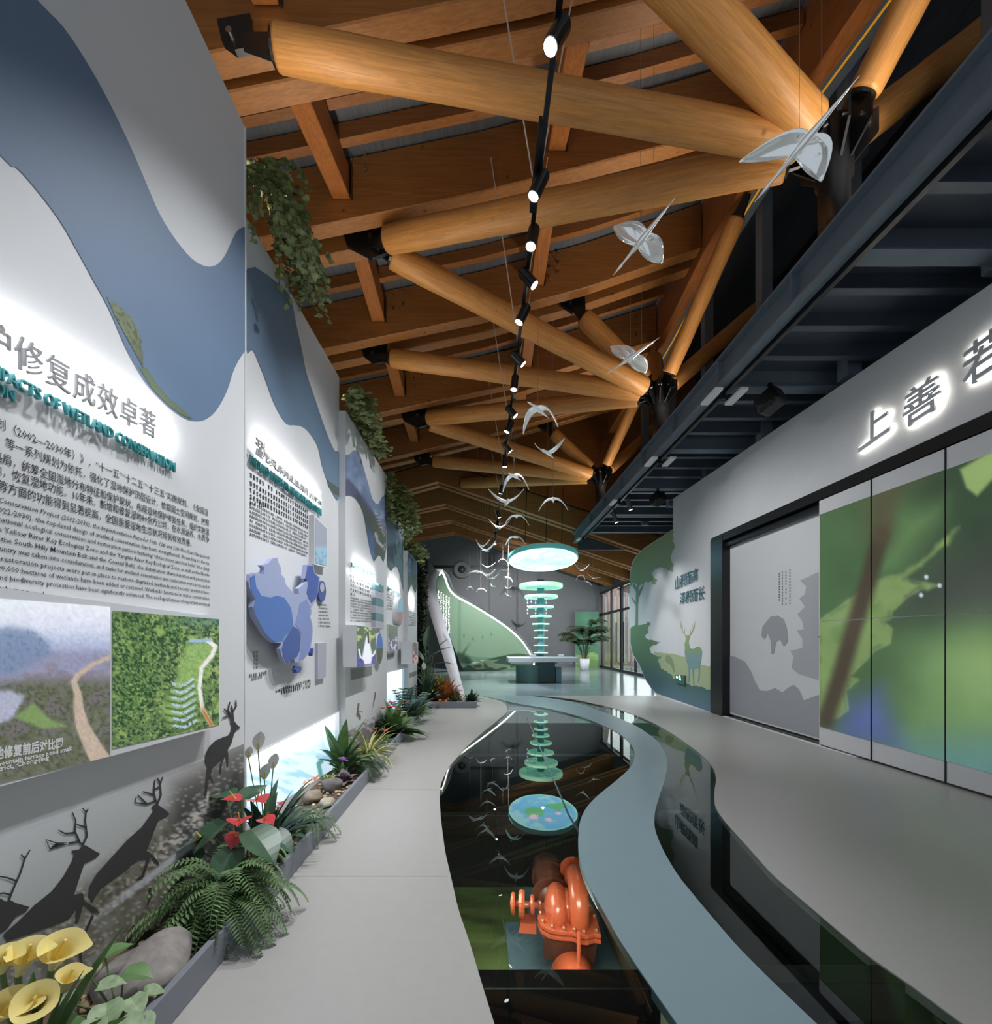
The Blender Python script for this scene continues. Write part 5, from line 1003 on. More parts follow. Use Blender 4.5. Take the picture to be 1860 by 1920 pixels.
back = [p+V((0.05, 0.45, 0)) for p in po_]
mb = MB(); mb.add(po_+pi_+back, [(i, i+1, n+i+1, n+i) for i in range(n-1)]+[(i, 2*n+i, 2*n+i+1, i+1) for i in range(n-1)])
mb.build('rim', mat('sail_white', (206, 204, 208), 0.5), sail, True)
lp = pi_[24:]; mb = MB(); mb.tube([p+V((0.0, -0.03, -0.03)) for p in lp], 0.022, 8); mb.build('led_line', m_led, sail)
gd = 23.8
face = [(872, 1262), (861, 1240), (848, 1206), (830, 1150), (820, 1112), (819, 1090), (825, 1078), (829, 1074), (834, 1082), (843, 1106), (858, 1120), (882, 1133), (917, 1154), (952, 1178), (976, 1200), (992, 1222), (1000, 1241), (1001, 1258)]
fm = MB(); fm.prism([D(x, y, gd) for x, y in face], (0, 0.05, 0)); fix_normals(fm.build('green_face', mat('sail_green', (112, 140, 114), 0.5), sail))
GF = lambda x, y: D(x, y, gd-0.01)
decal('printed_hills', [[(862, 1243), (875, 1229), (895, 1232), (920, 1233), (950, 1230), (985, 1236), (1000, 1242), (1001, 1257), (870, 1257)]], GF, mat('sail_hill', (90, 122, 98), 0.5), sail)
GF2 = lambda x, y: D(x, y, gd-0.02)
decal('printed_marsh', [[(877, 1245), (890, 1241), (905, 1241), (900, 1238), (938, 1236), (925, 1243), (958, 1247), (955, 1254), (945, 1250), (930, 1255), (920, 1251), (895, 1256)]], GF2, mat('sail_pale', (176, 196, 160), 0.5), sail)
decal('printed_crane', [[(888, 1248), (896, 1246), (903, 1246), (903, 1252), (890, 1252)], [(907, 1252), (908, 1240), (912, 1246), (917, 1252)]], lambda x, y: D(x, y, gd-0.03), mat('sail_dark', (92, 120, 104), 0.5), sail)
for (x, y) in ((870, 1191), (887, 1198), (905, 1194), (921, 1189)): decal('printed_flyer', [[(x-2, y), (x, y-4), (x+2, y-1), (x+1, y+4)]], GF2, mat('sail_dark', (92, 120, 104), 0.5), sail)
tb = MB(); rg = random.Random(5)
for c_ in range(5):
    x = 820+c_*5; ya, yb = 1108+c_*3, 1150+c_*9
    y_ = ya
    while y_ < yb:
        for k in range(3):
            w, q, g_ = rg.uniform(1.2, 3.8), rg.uniform(0, 1.2), rg.uniform(-.5, .9); tb.add([D(x+dx, y_+dy+k*1.7, 17.4) for dx, dy in ((q, 0), (q+w, g_), (q+w, g_+.9), (q, .9))], [(0, 1, 2, 3)])
        q = rg.uniform(.6, 2.6); tb.add([D(x+q+dx, y_+dy, 17.4) for dx, dy in ((0, -.8), (1.0, -.8), (.5, rg.uniform(3, 4.6)), (-.5, 4))], [(0, 1, 2, 3)]); y_ += rg.uniform(5, 6.5)
tb.build('white_lettering', mat('sail_letter', (246, 248, 246), 0.5, emit=0.8), sail)
# palm, poster, vents, wall devices
pal = thing('potted_palm', 'tall feathery palm in a white pot before the back wall', 'potted plant', FL(1096, 1257))
pc = FL(1096, 1257); MB().lathe([(0.20, 0), (0.27, 0.62), (0.25, 0.62), (0.24, 0.56)], 24, M.Translation(pc)).build('pot', m_white, pal, True)
st = MB(); fo = MB(); rp_ = random.Random(4)
for k in range(15):
    a = rp_.uniform(0, 6.28); top = pc+V((0.35*math.cos(a), 0.35*math.sin(a), rp_.uniform(1.2, 2.4))); st.tube([pc+V((0.08*math.cos(a), 0.08*math.sin(a), 0.5)), (pc+top)/2+V((0, 0, .3)), top], [0.025, 0.02, 0.015], 6)
    for j in range(8):
        b_ = a+rp_.uniform(-1.6, 1.6); L = rp_.uniform(0.9, 1.4); t = V((math.cos(b_), math.sin(b_), 1.9)).normalized(); p = top.copy()
        for q in range(12):
            t = (t+V((0, 0, -0.17))).normalized(); p2 = p+t*(L/12); sd = t.cross(V((0, 0, 1))).normalized()
            for s in (-1, 1): fo.leaf(p, sd*s*0.8+t*0.8+V((0, 0, -0.25)), 0.40*(1-q/16), 0.07, 0.5, n=2)
            st.tube([p, p2], 0.008, 4, False); p = p2
st.build('stems', mat('palm_stem', (92, 92, 58), 0.6), pal); fo.build('fronds', mat('palm_leaf', (58, 84, 56), 0.55, var=0.3), pal)
po2 = thing('green_poster', 'tall green poster panel behind the palm on the back wall', 'poster', D(1101, 1258, 26.7))
a, b = D(1078, 1258, 26.7), D(1123, 1147, 26.7); MB().box((a.x, 26.7, 0), (b.x, 26.75, b.z)).build('board', mat('poster_green', (84, 132, 104), 0.4, var=0.25, scale=1.2), po2)
decal('printed_field', [[(1079, 1257), (1079, 1225), (1095, 1230), (1110, 1222), (1122, 1228), (1122, 1257)]], lambda x, y: D(x, y, 26.68), mat('poster_lime', (136, 170, 100), 0.5), po2)
for x, lb in ((866, 'round ring-shaped wall speaker on the dark back wall'), (797, 'round ring-shaped wall speaker half hidden behind the ivy column')):
    c_ = D(x, 1068, 26.85); s = thing('wall_speaker', lb, 'wall speaker', c_, 'round speakers on the back wall'); mr = M.Translation(c_)@M.Rotation(math.radians(90), 4, 'X')
    MB().lathe([(0.42, 0), (0.52, 0.03), (0.52, 0.06), (0.42, 0.08), (0.34, 0.05), (0.24, 0.05)], 32, mr).build('ring', mat('speaker_grey', (112, 116, 116), 0.5), s, True)
    MB().lathe([(0.24, 0.03), (0.2, 0.1), (0.12, 0.14), (0.02, 0.16)], 24, mr).build('cone', mat('speaker_dark', (52, 54, 54), 0.5), s, True)
wc = D(1131, 1112, 26.6); s = thing('wall_camera', 'small white camera high in the corner by the glass doors', 'camera', wc); MB().ell(wc, (0.13, 0.13, 0.13)).build('dome', m_white, s, True); MB().box(wc+V((-0.1, 0.05, 0.08)), wc+V((0.1, 0.35, 0.2))).build('mount', m_black, s)
# ================================================================ PLANTER with its plants, stones and pebbles; ivies
m_trough = mat('planter_grey', (128, 132, 140), 0.5)
pl = thing('planter', 'long low grey planter edging running along the exhibit panels and turning at the far end', 'planter', (-1.22, 5, 0))
bevel(MB().box((-1.25, 0.7, 0), (-1.22, 10.32, 0.146)).build('front_board', m_trough, pl), 0.004, 1)
bevel(MB().box((-1.25, 10.29, 0), (-0.14, 10.32, 0.146)).build('return_board', m_trough, pl), 0.004, 1)
bevel(MB().box((-0.17, 10.32, 0), (-0.14, 11.4, 0.146)).build('end_board', m_trough, pl), 0.004, 1)
sm = MB(); sm.box((-1.75, 0.7, 0), (-1.25, 10.4, 0.075)); sm.build('soil', mat('planter_soil', (92, 78, 62), 0.9, var=0.4, scale=30), pl)
MB().box((-1.75, 10.33, 0), (-0.17, 11.4, 0.075)).build('soil', mat('planter_soil', (0, 0, 0)), pl)
pb = MB(); rg = random.Random(21)
for k in range(620):
    d = rg.uniform(0.8, 10.2); X = rg.uniform(-1.62, -1.26); r = rg.uniform(0.008, 0.02)
    pb.ell((X, d, 0.078+r*0.4), (r*rg.uniform(1, 1.5), r*rg.uniform(1, 1.5), r*0.75), M.Rotation(rg.uniform(0, 3), 4, 'Z'), 6, 4)
tag(pb.build('pebbles', mat('pebble_tan', (188, 164, 132), 0.6, var=0.35, scale=25), None, True), 'loose tan pebbles spread over the planter between the plants', 'pebbles', kind='stuff')
def stone(c, r, label, col=(142, 136, 132)):
    mb = MB(); mb.ell((0, 0, 0), (1, 1, 1), None, 18, 12); rs = random.Random(label); o1, o2 = rs.uniform(0, 9), rs.uniform(0, 9)
    for i, v in enumerate(mb.v):
        k = 1+0.16*math.sin(v[0]*3.1+o1)*math.cos(v[1]*2.7+o2)+0.08*math.sin(v[2]*5+o1*2+v[0]*4); mb.v[i] = (c[0]+v[0]*r[0]*k, c[1]+v[1]*r[1]*k, c[2]+v[2]*r[2]*k)
    tag(mb.build('stone', mat('stone_%d_%d_%d' % col, col, 0.8, var=0.25, scale=18, bump=0.4), None, True), label, 'stone')
stone((-1.42, 1.93, 0.11), (0.15, 0.20, 0.09), 'large flat grey-brown stone between the yellow callas and the big fern')
stone((-1.30, 1.72, 0.10), (0.05, 0.06, 0.04), 'small rounded stone beside the variegated leaves', (160, 140, 118))
stone((-1.52, 4.05, 0.12), (0.07, 0.10, 0.06), 'tan stone before the painted duck', (150, 134, 116))
stone((-1.36, 3.95, 0.10), (0.06, 0.09, 0.04), 'flat pale stone near the planter edge after the asparagus bush', (172, 162, 146))
stone((-1.45, 4.35, 0.13), (0.09, 0.10, 0.07), 'dark weathered stone in front of the purple cabbage plant', (110, 104, 100))
L1 = mat('leaf_green', (98, 130, 78), 0.45, var=0.25, scale=12); L2 = mat('leaf_dark', (62, 92, 68), 0.35, var=0.25, scale=10); L3 = mat('leaf_lime', (150, 164, 84), 0.5, var=0.25, scale=14)
L4 = mat('leaf_fern', (96, 124, 78), 0.5, var=0.3, scale=9); L5 = mat('leaf_blue', (100, 132, 124), 0.5, var=0.2, scale=10); L6 = mat('leaf_pale', (146, 168, 128), 0.5, var=0.28, scale=30)
STEM = mat('stem_green', (94, 116, 66), 0.5); RED = mat('flower_red', (196, 62, 66), 0.3, var=0.12, scale=12); YEL = mat('flower_yellow', (240, 224, 150), 0.4, var=0.08); WHT = mat('flower_white', (244, 244, 238), 0.4); SPD = mat('spadix_yellow', (222, 190, 96), 0.5)
ORG = mat('croton_orange', (186, 116, 66), 0.5, var=0.35, scale=14); PUR = mat('flower_purple', (150, 110, 176), 0.5, var=0.15); MAU = mat('cabbage_mauve', (128, 112, 118), 0.5, var=0.3, scale=20)
G_PL = 'plants in the long planter'
def plant(name, label, c, cat='plant'): return thing(name, label, cat, c)
def unit(az, el): return V((math.cos(az)*math.cos(el), math.sin(az)*math.cos(el), math.sin(el)))
def rosette(c, n, L, w, el, droop, seed, shape='lance', mb=None, seg=6, az=None, fold=0.15):
    mb = mb or MB(); r = random.Random(seed)
    for k in range(n):
        a = (r.uniform(0, 6.283) if az is None else r.uniform(*az)); e = r.uniform(*el); f = r.uniform(0.7, 1.1)
        mb.leaf(V(c)+V((r.uniform(-.02, .02), r.uniform(-.02, .02), 0)), unit(a, e), L*f, w*r.uniform(0.8, 1.1), droop*r.uniform(0.7, 1.3), shape, seg, fold)
    return mb
def fern(c, label, n, L, seed, m=L4, pin=0.055, name='fern', el=(0.3, 1.35), wide=0.016):
    t = plant(name, label, c); r = random.Random(seed); mb = MB(); st = MB()
    for k in range(n):
        a = r.uniform(0, 6.283); e = r.uniform(*el); ln = L*r.uniform(0.65, 1.1); tv = unit(a, e); p = V(c)+V((r.uniform(-.05, .05), r.uniform(-.05, .05), 0)); N = 22
        for i in range(N):
            tv = (tv+V((0, 0, -0.105*(0.5+i/N)*(1.4 if e > .8 else 1)))).normalized(); q = p+tv*(ln/N); sd = tv.cross(V((0, 0, 1)))
            sd = sd.normalized() if sd.length > 1e-3 else V((1, 0, 0)); u = i/N; pl_ = pin*math.sin(math.pi*min(1, u*0.92+0.08))**0.7
            if i > 1:
                for s in (-1, 1): mb.leaf(q, sd*s+tv*0.35, pl_, wide, 0.3, 'lance', 2, 0.1)
            if q.z > 0.01: st.tube([p, q], 0.0022, 4, False)
            p = q
    mb.build('fronds', m, t); st.build('stalks', STEM, t); return t
# 1 yellow calla lilies
def calla(c, label):
    t = plant('calla_lily', label, c); lf = MB(); r = random.Random(2)
    for (a, e, L, w) in ((0.3, 1.25, 0.42, 0.07), (1.0, 1.1, 0.50, 0.06), (2.2, 1.2, 0.36, 0.09), (-0.4, 0.9, 0.30, 0.10), (-1.2, 0.8, 0.28, 0.11), (0.6, 0.7, 0.30, 0.10), (3.0, 0.9, 0.3, 0.1), (-0.8, 1.2, 0.36, 0.08), (-2, .9, .3, .1), (.1, .95, .34, .09)): lf.leaf(V(c), unit(a, e), L, w, 0.35, 'lance', 8, 0.35)
    lf.build('leaves', mat('calla_leaf', (70, 98, 50), 0.4, var=0.25, scale=9), t)
    for (x, y, d, sc, tilt, az) in ((48, 1795, 1.36, 1.0, 0.5, 0.3), (112, 1785, 1.40, 1.12, 0.6, 0.2), (128, 1835, 1.47, 0.75, 0.5, 0.5), (66, 1880, 1.28, 0.95, 0.75, -0.2), (14, 1890, 1.27, 0.9, 0.7, 0.6), (8, 1800, 1.33, 0.8, .5, 0)):
        h = D(x, y, d); f = MB(); n_, m_ = 26, 9; ax = (unit(az-0.6, 1.57-tilt)).normalized(); e1 = ax.cross(V((0, 0, 1))).normalized(); e2 = e1.cross(ax)
        vs = []
        for i in range(m_):
            u = i/(m_-1); rad = sc*(0.008+0.030*u**1.3+0.016*max(0, u-.75)*4)
            for k in range(n_):
                w = 2*math.pi*k/n_; lip = (math.cos(w/1.0) > 0)*math.cos(w)**2 if math.cos(w) > 0 else 0
                vs.append(h+ax*(sc*(-0.07+0.10*u)+sc*0.055*u**3*math.cos(w)**3*(1 if math.cos(w) > 0 else .25))+(e2*math.cos(w)*-1+e1*math.sin(w))*rad*(1+0.35*u*lip))
        f.add(vs, [(i*n_+k, i*n_+(k+1) % n_, (i+1)*n_+(k+1) % n_, (i+1)*n_+k) for i in range(m_-1) for k in range(n_)])
        fl = f.build('flower', YEL, t, True)
        s = MB(); s.tube([h-ax*0.02*sc, h+ax*0.05*sc], [0.006*sc, 0.004*sc], 8); s.build('spadix', SPD, fl)
        s = MB(); b_ = h-ax*0.07*sc; s.tube([V(c)+V((r.uniform(-.04, .04), r.uniform(-.04, .04), 0)), (V(c)+b_)/2+V((0, 0, .02)), b_], [0.007, 0.007, 0.009*sc], 8); s.build('stalk', STEM, t)
calla((-1.40, 1.38, 0.08), 'yellow calla lilies with broad green leaves at the near end of the planter')
# 2 syngonium
t = plant('syngonium', 'pale veined arrow-leaf plant between the yellow callas and the flat stone', (-1.33, 1.66, 0.08)); mb = MB(); st = MB(); r = random.Random(8); mb2 = MB()
for (x, y, d, L, az, el) in ((200, 1880, 1.58, .115, -.9, -.25), (232, 1825, 1.72, .11, .1, -.05), (170, 1830, 1.66, .10, 2.6, 0.0), (196, 1795, 1.78, .10, 1.0, .2), (182, 1852, 1.62, .09, .4, .1), (245, 1870, 1.66, .09, -.5, -.3), (150, 1905, 1.5, .12, -2, -.2), (225, 1912, 1.55, .11, -.4, -.3), (268, 1860, 1.72, .08, .5, -.2), (130, 1880, 1.56, .1, 2.8, 0), (180, 1910, 1.52, .1, -1.2, -.3), (262, 1905, 1.64, .08, -.4, -.4)):
    p = D(x, y, d); (mb if r.random() < .7 else mb2).leaf(p, unit(az, el), L, L*0.72, 0.5, 'heart', 7, 0.12); st.tube([V((-1.33, 1.66, 0.08)), (p+V((-1.33, 1.66, 0.08)))/2+V((0, 0, .02)), p], 0.0035, 5)
mb.build('pale_leaves', L6, t); mb2.build('green_leaves', L1, t); st.build('stalks', STEM, t)
# 3 big fern
fern((-1.34, 2.36, 0.16), 'big arching green fern spilling over the planter edge', 85, 0.46, 5)
# 4 anthuriums
def anthurium(c, label, leaves, flowers, seed, sc=1.0):
    t = plant('anthurium', label, c); r = random.Random(seed); lf = MB(); st = MB()
    for (x, y, d, L, az, el) in leaves: p = D(x, y, d); lf.leaf(p, unit(az, el), L, L*0.68, 0.5, 'heart', 8, 0.10); st.tube([V(c), (V(c)+p)/2+V((0, 0, 0.03)), p], 0.004*sc, 6)
    lf.build('leaves', L2, t); st.build('stalks', STEM, t)
    for (x, y, d, L, az, el) in flowers:
        p = D(x, y, d); f = MB(); f.leaf(p, unit(az, el), L, L*0.95, 0.25, 'heart', 8, 0.12); fl = f.build('flower', RED, t); q = p+unit(az, el)*L*.25
        s = MB(); s.tube([q, q+unit(az, 1.0)*L*0.55], [0.006*sc, 0.003*sc], 6); s.build('spadix', SPD, fl); s = MB(); s.tube([V(c), (V(c)+p)/2, p], 0.003*sc, 5); s.build('flower_stalk', STEM, t)
anthurium((-1.40, 2.66, 0.08), 'red anthurium with large dark heart-shaped leaves behind the big fern', [(420, 1540, 2.55, .20, -2.2, -.5), (395, 1560, 2.6, .26, 3.6, -.3), (470, 1555, 2.5, .26, -.5, -.45), (425, 1495, 2.75, .22, 2.5, .1), (500, 1560, 2.75, .22, -.2, -.4), (455, 1500, 2.8, .2, 1.2, .4), (440, 1590, 2.45, .2, -1.6, -.5), (385, 1600, 2.5, .24, -2.6, -.6)],
          [(452, 1500, 2.62, .11, 3.4, .2), (476, 1498, 2.66, .12, -.6, .1), (450, 1535, 2.5, .11, -1.2, .1), (490, 1535, 2.62, .10, -.4, -.1), (448, 1560, 2.5, .10, -1.6, -.6), (383, 1565, 2.5, .08, 3.6, -.7)], 4)
# 5 peace lily
c = (-1.46, 3.05, 0.08); t = plant('peace_lily', 'tall peace lily with three white blooms before the lit water strip', c)
lf = rosette(c, 26, 0.55, 0.085, (0.7, 1.3), 0.9, 12, 'lance', None, 8, (-2.2, 1.6)); lf.build('leaves', L2, t)
for (x, y, d, L) in ((484, 1385, 3.02, .16), (496, 1440, 3.0, .14), (512, 1420, 3.1, .14), (466, 1400, 3.0, .10)):
    p = D(x, y+22, d); f = MB(); f.leaf(p, unit(-0.9, 1.05), L, L*.55, 0.0, 'lance', 8, 0.3); fl = f.build('flower', WHT, t); s = MB(); s.tube([p+V((0.01, -.015, 0.01)), p+V((0.012, -.02, .06))], 0.005, 8); s.build('spadix', SPD, fl)
    s = MB(); s.tube([V(c), (V(c)+p)/2, p], 0.004, 6); s.build('flower_stalk', STEM, t)
# 6.. the rest, going away
def bush(name, label, c, n, L, w, m, seed, el=(0.2, 1.4), droop=0.5, shape='lance', flowers=None, seg=5, part='leaves'):
    if c[1] > 4.9: L, w = L*1.25, w*1.25
    t = plant(name, label, c); rosette(c, n, L, w, el, droop, seed, shape, None, seg).build(part, m, t)
    if flowers:
        fm, k, fr, hh = flowers; r = random.Random(seed+1)
        for _ in range(k):
            a = r.uniform(0, 6.28); p = V(c)+V((math.cos(a)*L*.5*r.random(), math.sin(a)*L*.5*r.random(), hh*r.uniform(.8, 1.1)))
            f = MB()
            for q in range(5): f.leaf(p, unit(q*1.2566+a, 0.5), fr, fr*.6, 0.4, 'lance', 3, .1)
            f.build('flower', fm, t)
    return t
bush('sedum', 'low lime sedum clump at the planter edge right of the anthurium', (-1.29, 2.98, 0.09), 60, 0.075, 0.03, L3, 31, (0.1, 1.2), .6)
bush('kalanchoe', 'small red-flowered plant with blue-grey leaves after the peace lily', (-1.44, 3.36, 0.10), 24, 0.20, 0.06, L2, 32, (0.3, 1.2), .7, 'lance', (RED, 7, .03, .20))
fern((-1.29, 3.40, 0.12), 'feathery green asparagus fern hanging over the planter edge', 60, 0.26, 33, mat('leaf_asparagus', (116, 138, 110), 0.5, var=.25), .03, 'asparagus_fern', (0.1, 1.4), .007)
bush('ornamental_cabbage', 'purple-grey ruffled cabbage plant beside the dark stone', (-1.40, 4.55, 0.10), 40, 0.13, 0.08, MAU, 34, (0.1, 1.3), .5, 'heart')
bush('sedum', 'bright green small-leaved clump left of the cabbage plant', (-1.50, 4.42, 0.12), 50, 0.10, 0.04, L3, 35, (0.3, 1.4), .4)
bush('violet', 'small purple-flowered plant behind the cabbage plant', (-1.48, 4.75, 0.12), 26, 0.12, 0.045, L1, 36, (0.2, 1.2), .5, 'lance', (PUR, 9, .03, .16))
bush('calathea', 'upright broad-leaved green plant at the end of the lit water strip', (-1.54, 4.95, 0.10), 20, 0.46, 0.13, L1, 37, (0.6, 1.45), .6, 'lance', None, 8)
fern((-1.30, 5.0, 0.12), 'second, darker fern trailing over the planter edge beyond the cabbage plant', 55, 0.32, 38, mat('leaf_darkfern', (86, 106, 84), 0.5, var=.25), .04, 'fern', (0.1, 1.3), .012)
bush('spider_plant', 'yellow-striped spider plant below the framed egret photo', (-1.40, 5.55, 0.10), 70, 0.40, 0.02, mat('leaf_stripe', (186, 184, 118), 0.5, var=.3, scale=20), 39, (0.3, 1.35), 1.5, 'strap', None, 8)
anthurium((-1.48, 6.4, 0.10), 'small red anthurium beyond the spider plant', [(700, 1385, 6.2, .2, -1.5, .2), (722, 1388, 6.3, .2, -.5, .1), (712, 1392, 6.1, .2, -1.2, -.2)], [(708, 1372, 6.2, .13, -1.8, .3), (716, 1370, 6.3, .13, -.8, .2)], 9)
bush('dieffenbachia', 'broad-leaved green plant with red and yellow blooms below the flock photo', (-1.36, 6.95, 0.10), 46, 0.42, 0.14, L1, 40, (0.1, 1.4), .8, 'heart', (RED, 6, .08, .42))
bush('primrose', 'small yellow-flowered plant among the broad leaves', (-1.30, 7.3, 0.12), 18, 0.2, 0.06, L3, 41, (0.2, 1.2), .5, 'lance', (YEL, 6, .06, .25))
t = plant('eucalyptus', 'blue-green round-leaved sprig plant at the narrow lit strip', (-1.42, 8.4, 0.1)); mb = MB(); st = MB(); r = random.Random(42)
for k in range(16):
    a, e = r.uniform(0, 6.28), r.uniform(.8, 1.45); p = V((-1.42, 8.4, 0.1)); tv = unit(a, e)
    for i in range(9):
        q = p+tv*0.065; tv = (tv+V((0, 0, -.05))).normalized(); st.tube([p, q], .005, 4, False); p = q
        for s in (0, 3.14): mb.leaf(p, unit(a+1.57+s, .3), .10, .09, .2, 'heart', 4)
mb.build('leaves', L5, t); st.build('stalks', STEM, t)
bush('hosta', 'pale green arching plant at the planter edge near the corner', (-1.28, 8.5, 0.1), 50, 0.36, 0.07, L6, 43, (0.1, 1.2), .9)
bush('hosta', 'grey-green low plant just before the planter corner', (-1.30, 9.5, 0.1), 40, 0.30, 0.08, L5, 44, (0.1, 1.2), .8)
bush('dracaena', 'dark dense leafy plant in the planter corner', (-1.30, 10.75, 0.1), 80, 0.55, 0.10, L2, 45, (0.0, 1.5), .8)
bush('bromeliad', 'green and yellow bromeliad above the orange croton', (-1.05, 11.0, 0.30), 40, 0.42, 0.06, L3, 46, (0.5, 1.4), .9)
bush('croton', 'orange-leaved croton at the foot of the white sail wall', (-0.88, 10.75, 0.15), 70, 0.42, 0.11, ORG, 47, (0.1, 1.5), .6)
bush('box_shrub', 'low green filler plant along the planter return', (-0.62, 10.6, 0.08), 70, 0.22, 0.05, L1, 48, (0.1, 1.4), .5)
bush('box_shrub', 'small dark bush in the end of the planter by the sail foot', (-0.27, 10.62, 0.09), 80, 0.24, 0.06, L2, 49, (0.1, 1.5), .4)
t = plant('strelitzia', 'tall plant with large paddle leaves beside the last panel', (-1.38, 11.2, 0.1)); mb = MB(); st = MB()
for (x, y, L, az, el) in ((798, 1215, .60, 1.2, 1.3), (806, 1232, .62, .3, .6), (812, 1225, .55, .1, .9), (795, 1240, .5, 2.6, .9), (815, 1245, .5, -.3, .2), (800, 1250, .5, -1, .5), (790, 1255, .4, 3, .5)):
    p = D(x, y, 11.1); mb.leaf(p, unit(az, el), L, L*.38, .5, 'lance', 8, .15); st.tube([V((-1.38, 11.2, .1)), p], .014, 6)
mb.build('leaves', L2, t); st.build('stalks', STEM, t)
for (x, y, d, lb) in ((795, 1256, 10.6, 'white bloom on a stalk before the tall paddle-leaf plant'),):
    p = D(x, y, d); t = plant('white_flower', lb, p); f = MB(); f.leaf(p, unit(-1.5, 1.2), .2, .12, .1, 'lance', 6, .3); f.build('flower', WHT, t); s = MB(); s.tube([(p.x, p.y, .1), p], .008, 6); s.build('stalk', STEM, t)
# ivies trailing from behind the panel tops
m_ivy = mat('ivy_leaf', (138, 148, 92), 0.5, var=0.4, scale=16)
def ivy(label, starts, seed, n, length, lw=0.06, name='trailing_ivy', dmin=0):
    """chains from points on the start line, arching out and hanging down"""
    r = random.Random(seed); lf = MB(); st = MB(); P = [V(p) for p in starts]; t = thing(name, label, 'ivy', P[0])
    for k in range(n):
        u = r.random()*(len(P)-1); i = min(int(u), len(P)-2); p = P[i].lerp(P[i+1], u-i)+V((r.uniform(-.06, .06), r.uniform(-.08, .08), r.uniform(-.03, .08)))
        ln = r.uniform(*length)*(1-0.55*u/(len(P)-1)); tv = V((r.uniform(0.0, .7), r.uniform(-.5, .5), r.uniform(0.1, .8))).normalized(); N = max(5, int(ln/0.05))
        for j in range(N):
            tv = (tv+V((r.uniform(-.14, .12), r.uniform(-.14, .14), -0.32))).normalized(); q = p+tv*(ln/N); q.y = max(q.y, dmin); st.tube([p, q], .003, 4, False); p = q
            lf.leaf(p, unit(r.uniform(0, 6.28), r.uniform(-.6, .5)), lw*r.uniform(.6, 1.15), lw*.85, .4, 'heart', 3, .1)
            if j % 2: lf.leaf(p, unit(r.uniform(0, 6.28), r.uniform(-.6, .5)), lw*r.uniform(.5, .9), lw*.6, .4, 'heart', 3, .1)
    lf.build('leaves', m_ivy, t); st.build('stems', mat('ivy_stem', (110, 98, 66), 0.6), t)
ivy('bushy ivy trailing over the top of the map panel, beside the nearest panel', [(-1.63, 3.24, 4.86), (-1.62, 3.4, 4.72), (-1.62, 3.75, 4.62), (-1.64, 4.05, 4.60)], 61, 90, (0.25, 0.9), 0.055, dmin=3.2)
ivy('ivy along the top of the egret photo panel', [(-1.60, 5.35, 4.32), (-1.58, 5.8, 4.28), (-1.56, 6.6, 4.24)], 62, 120, (0.2, 0.45), 0.08)
ivy('ivy hanging over the top of the recessed fourth panel', [(-1.62, 7.7, 4.12), (-1.58, 8.3, 3.98), (-1.6, 9.0, 3.95)], 63, 110, (0.5, 1.1), 0.10)
ivy('ivy tuft on top of the last low panel', [(-1.6, 9.7, 3.55), (-1.56, 10.9, 3.5)], 64, 45, (0.2, 0.6), 0.10)
t = thing('ivy_column', 'dark ivy-clad column standing beyond the last panel', 'ivy column', (-1.72, 12.2, 0)); MB().box((-1.85, 12.1, 0), (-1.58, 12.4, 3.75)).build('column', m_black, t)
r = random.Random(66); lf = MB()
for k in range(900):
    z = r.uniform(.1, 3.85); p = V((r.uniform(-1.88, -1.55), 12.08-r.uniform(0, .06), z)) if r.random() < .6 else V((-1.57+r.uniform(0, .05), r.uniform(12.05, 12.4), z))
    lf.leaf(p, unit(r.uniform(-3, 0), r.uniform(-.8, .3)), .11, .09, .4, 'heart', 3, .1)
lf.build('leaves', mat('ivy_dark', (66, 80, 54), 0.5, var=0.45, scale=12), t)
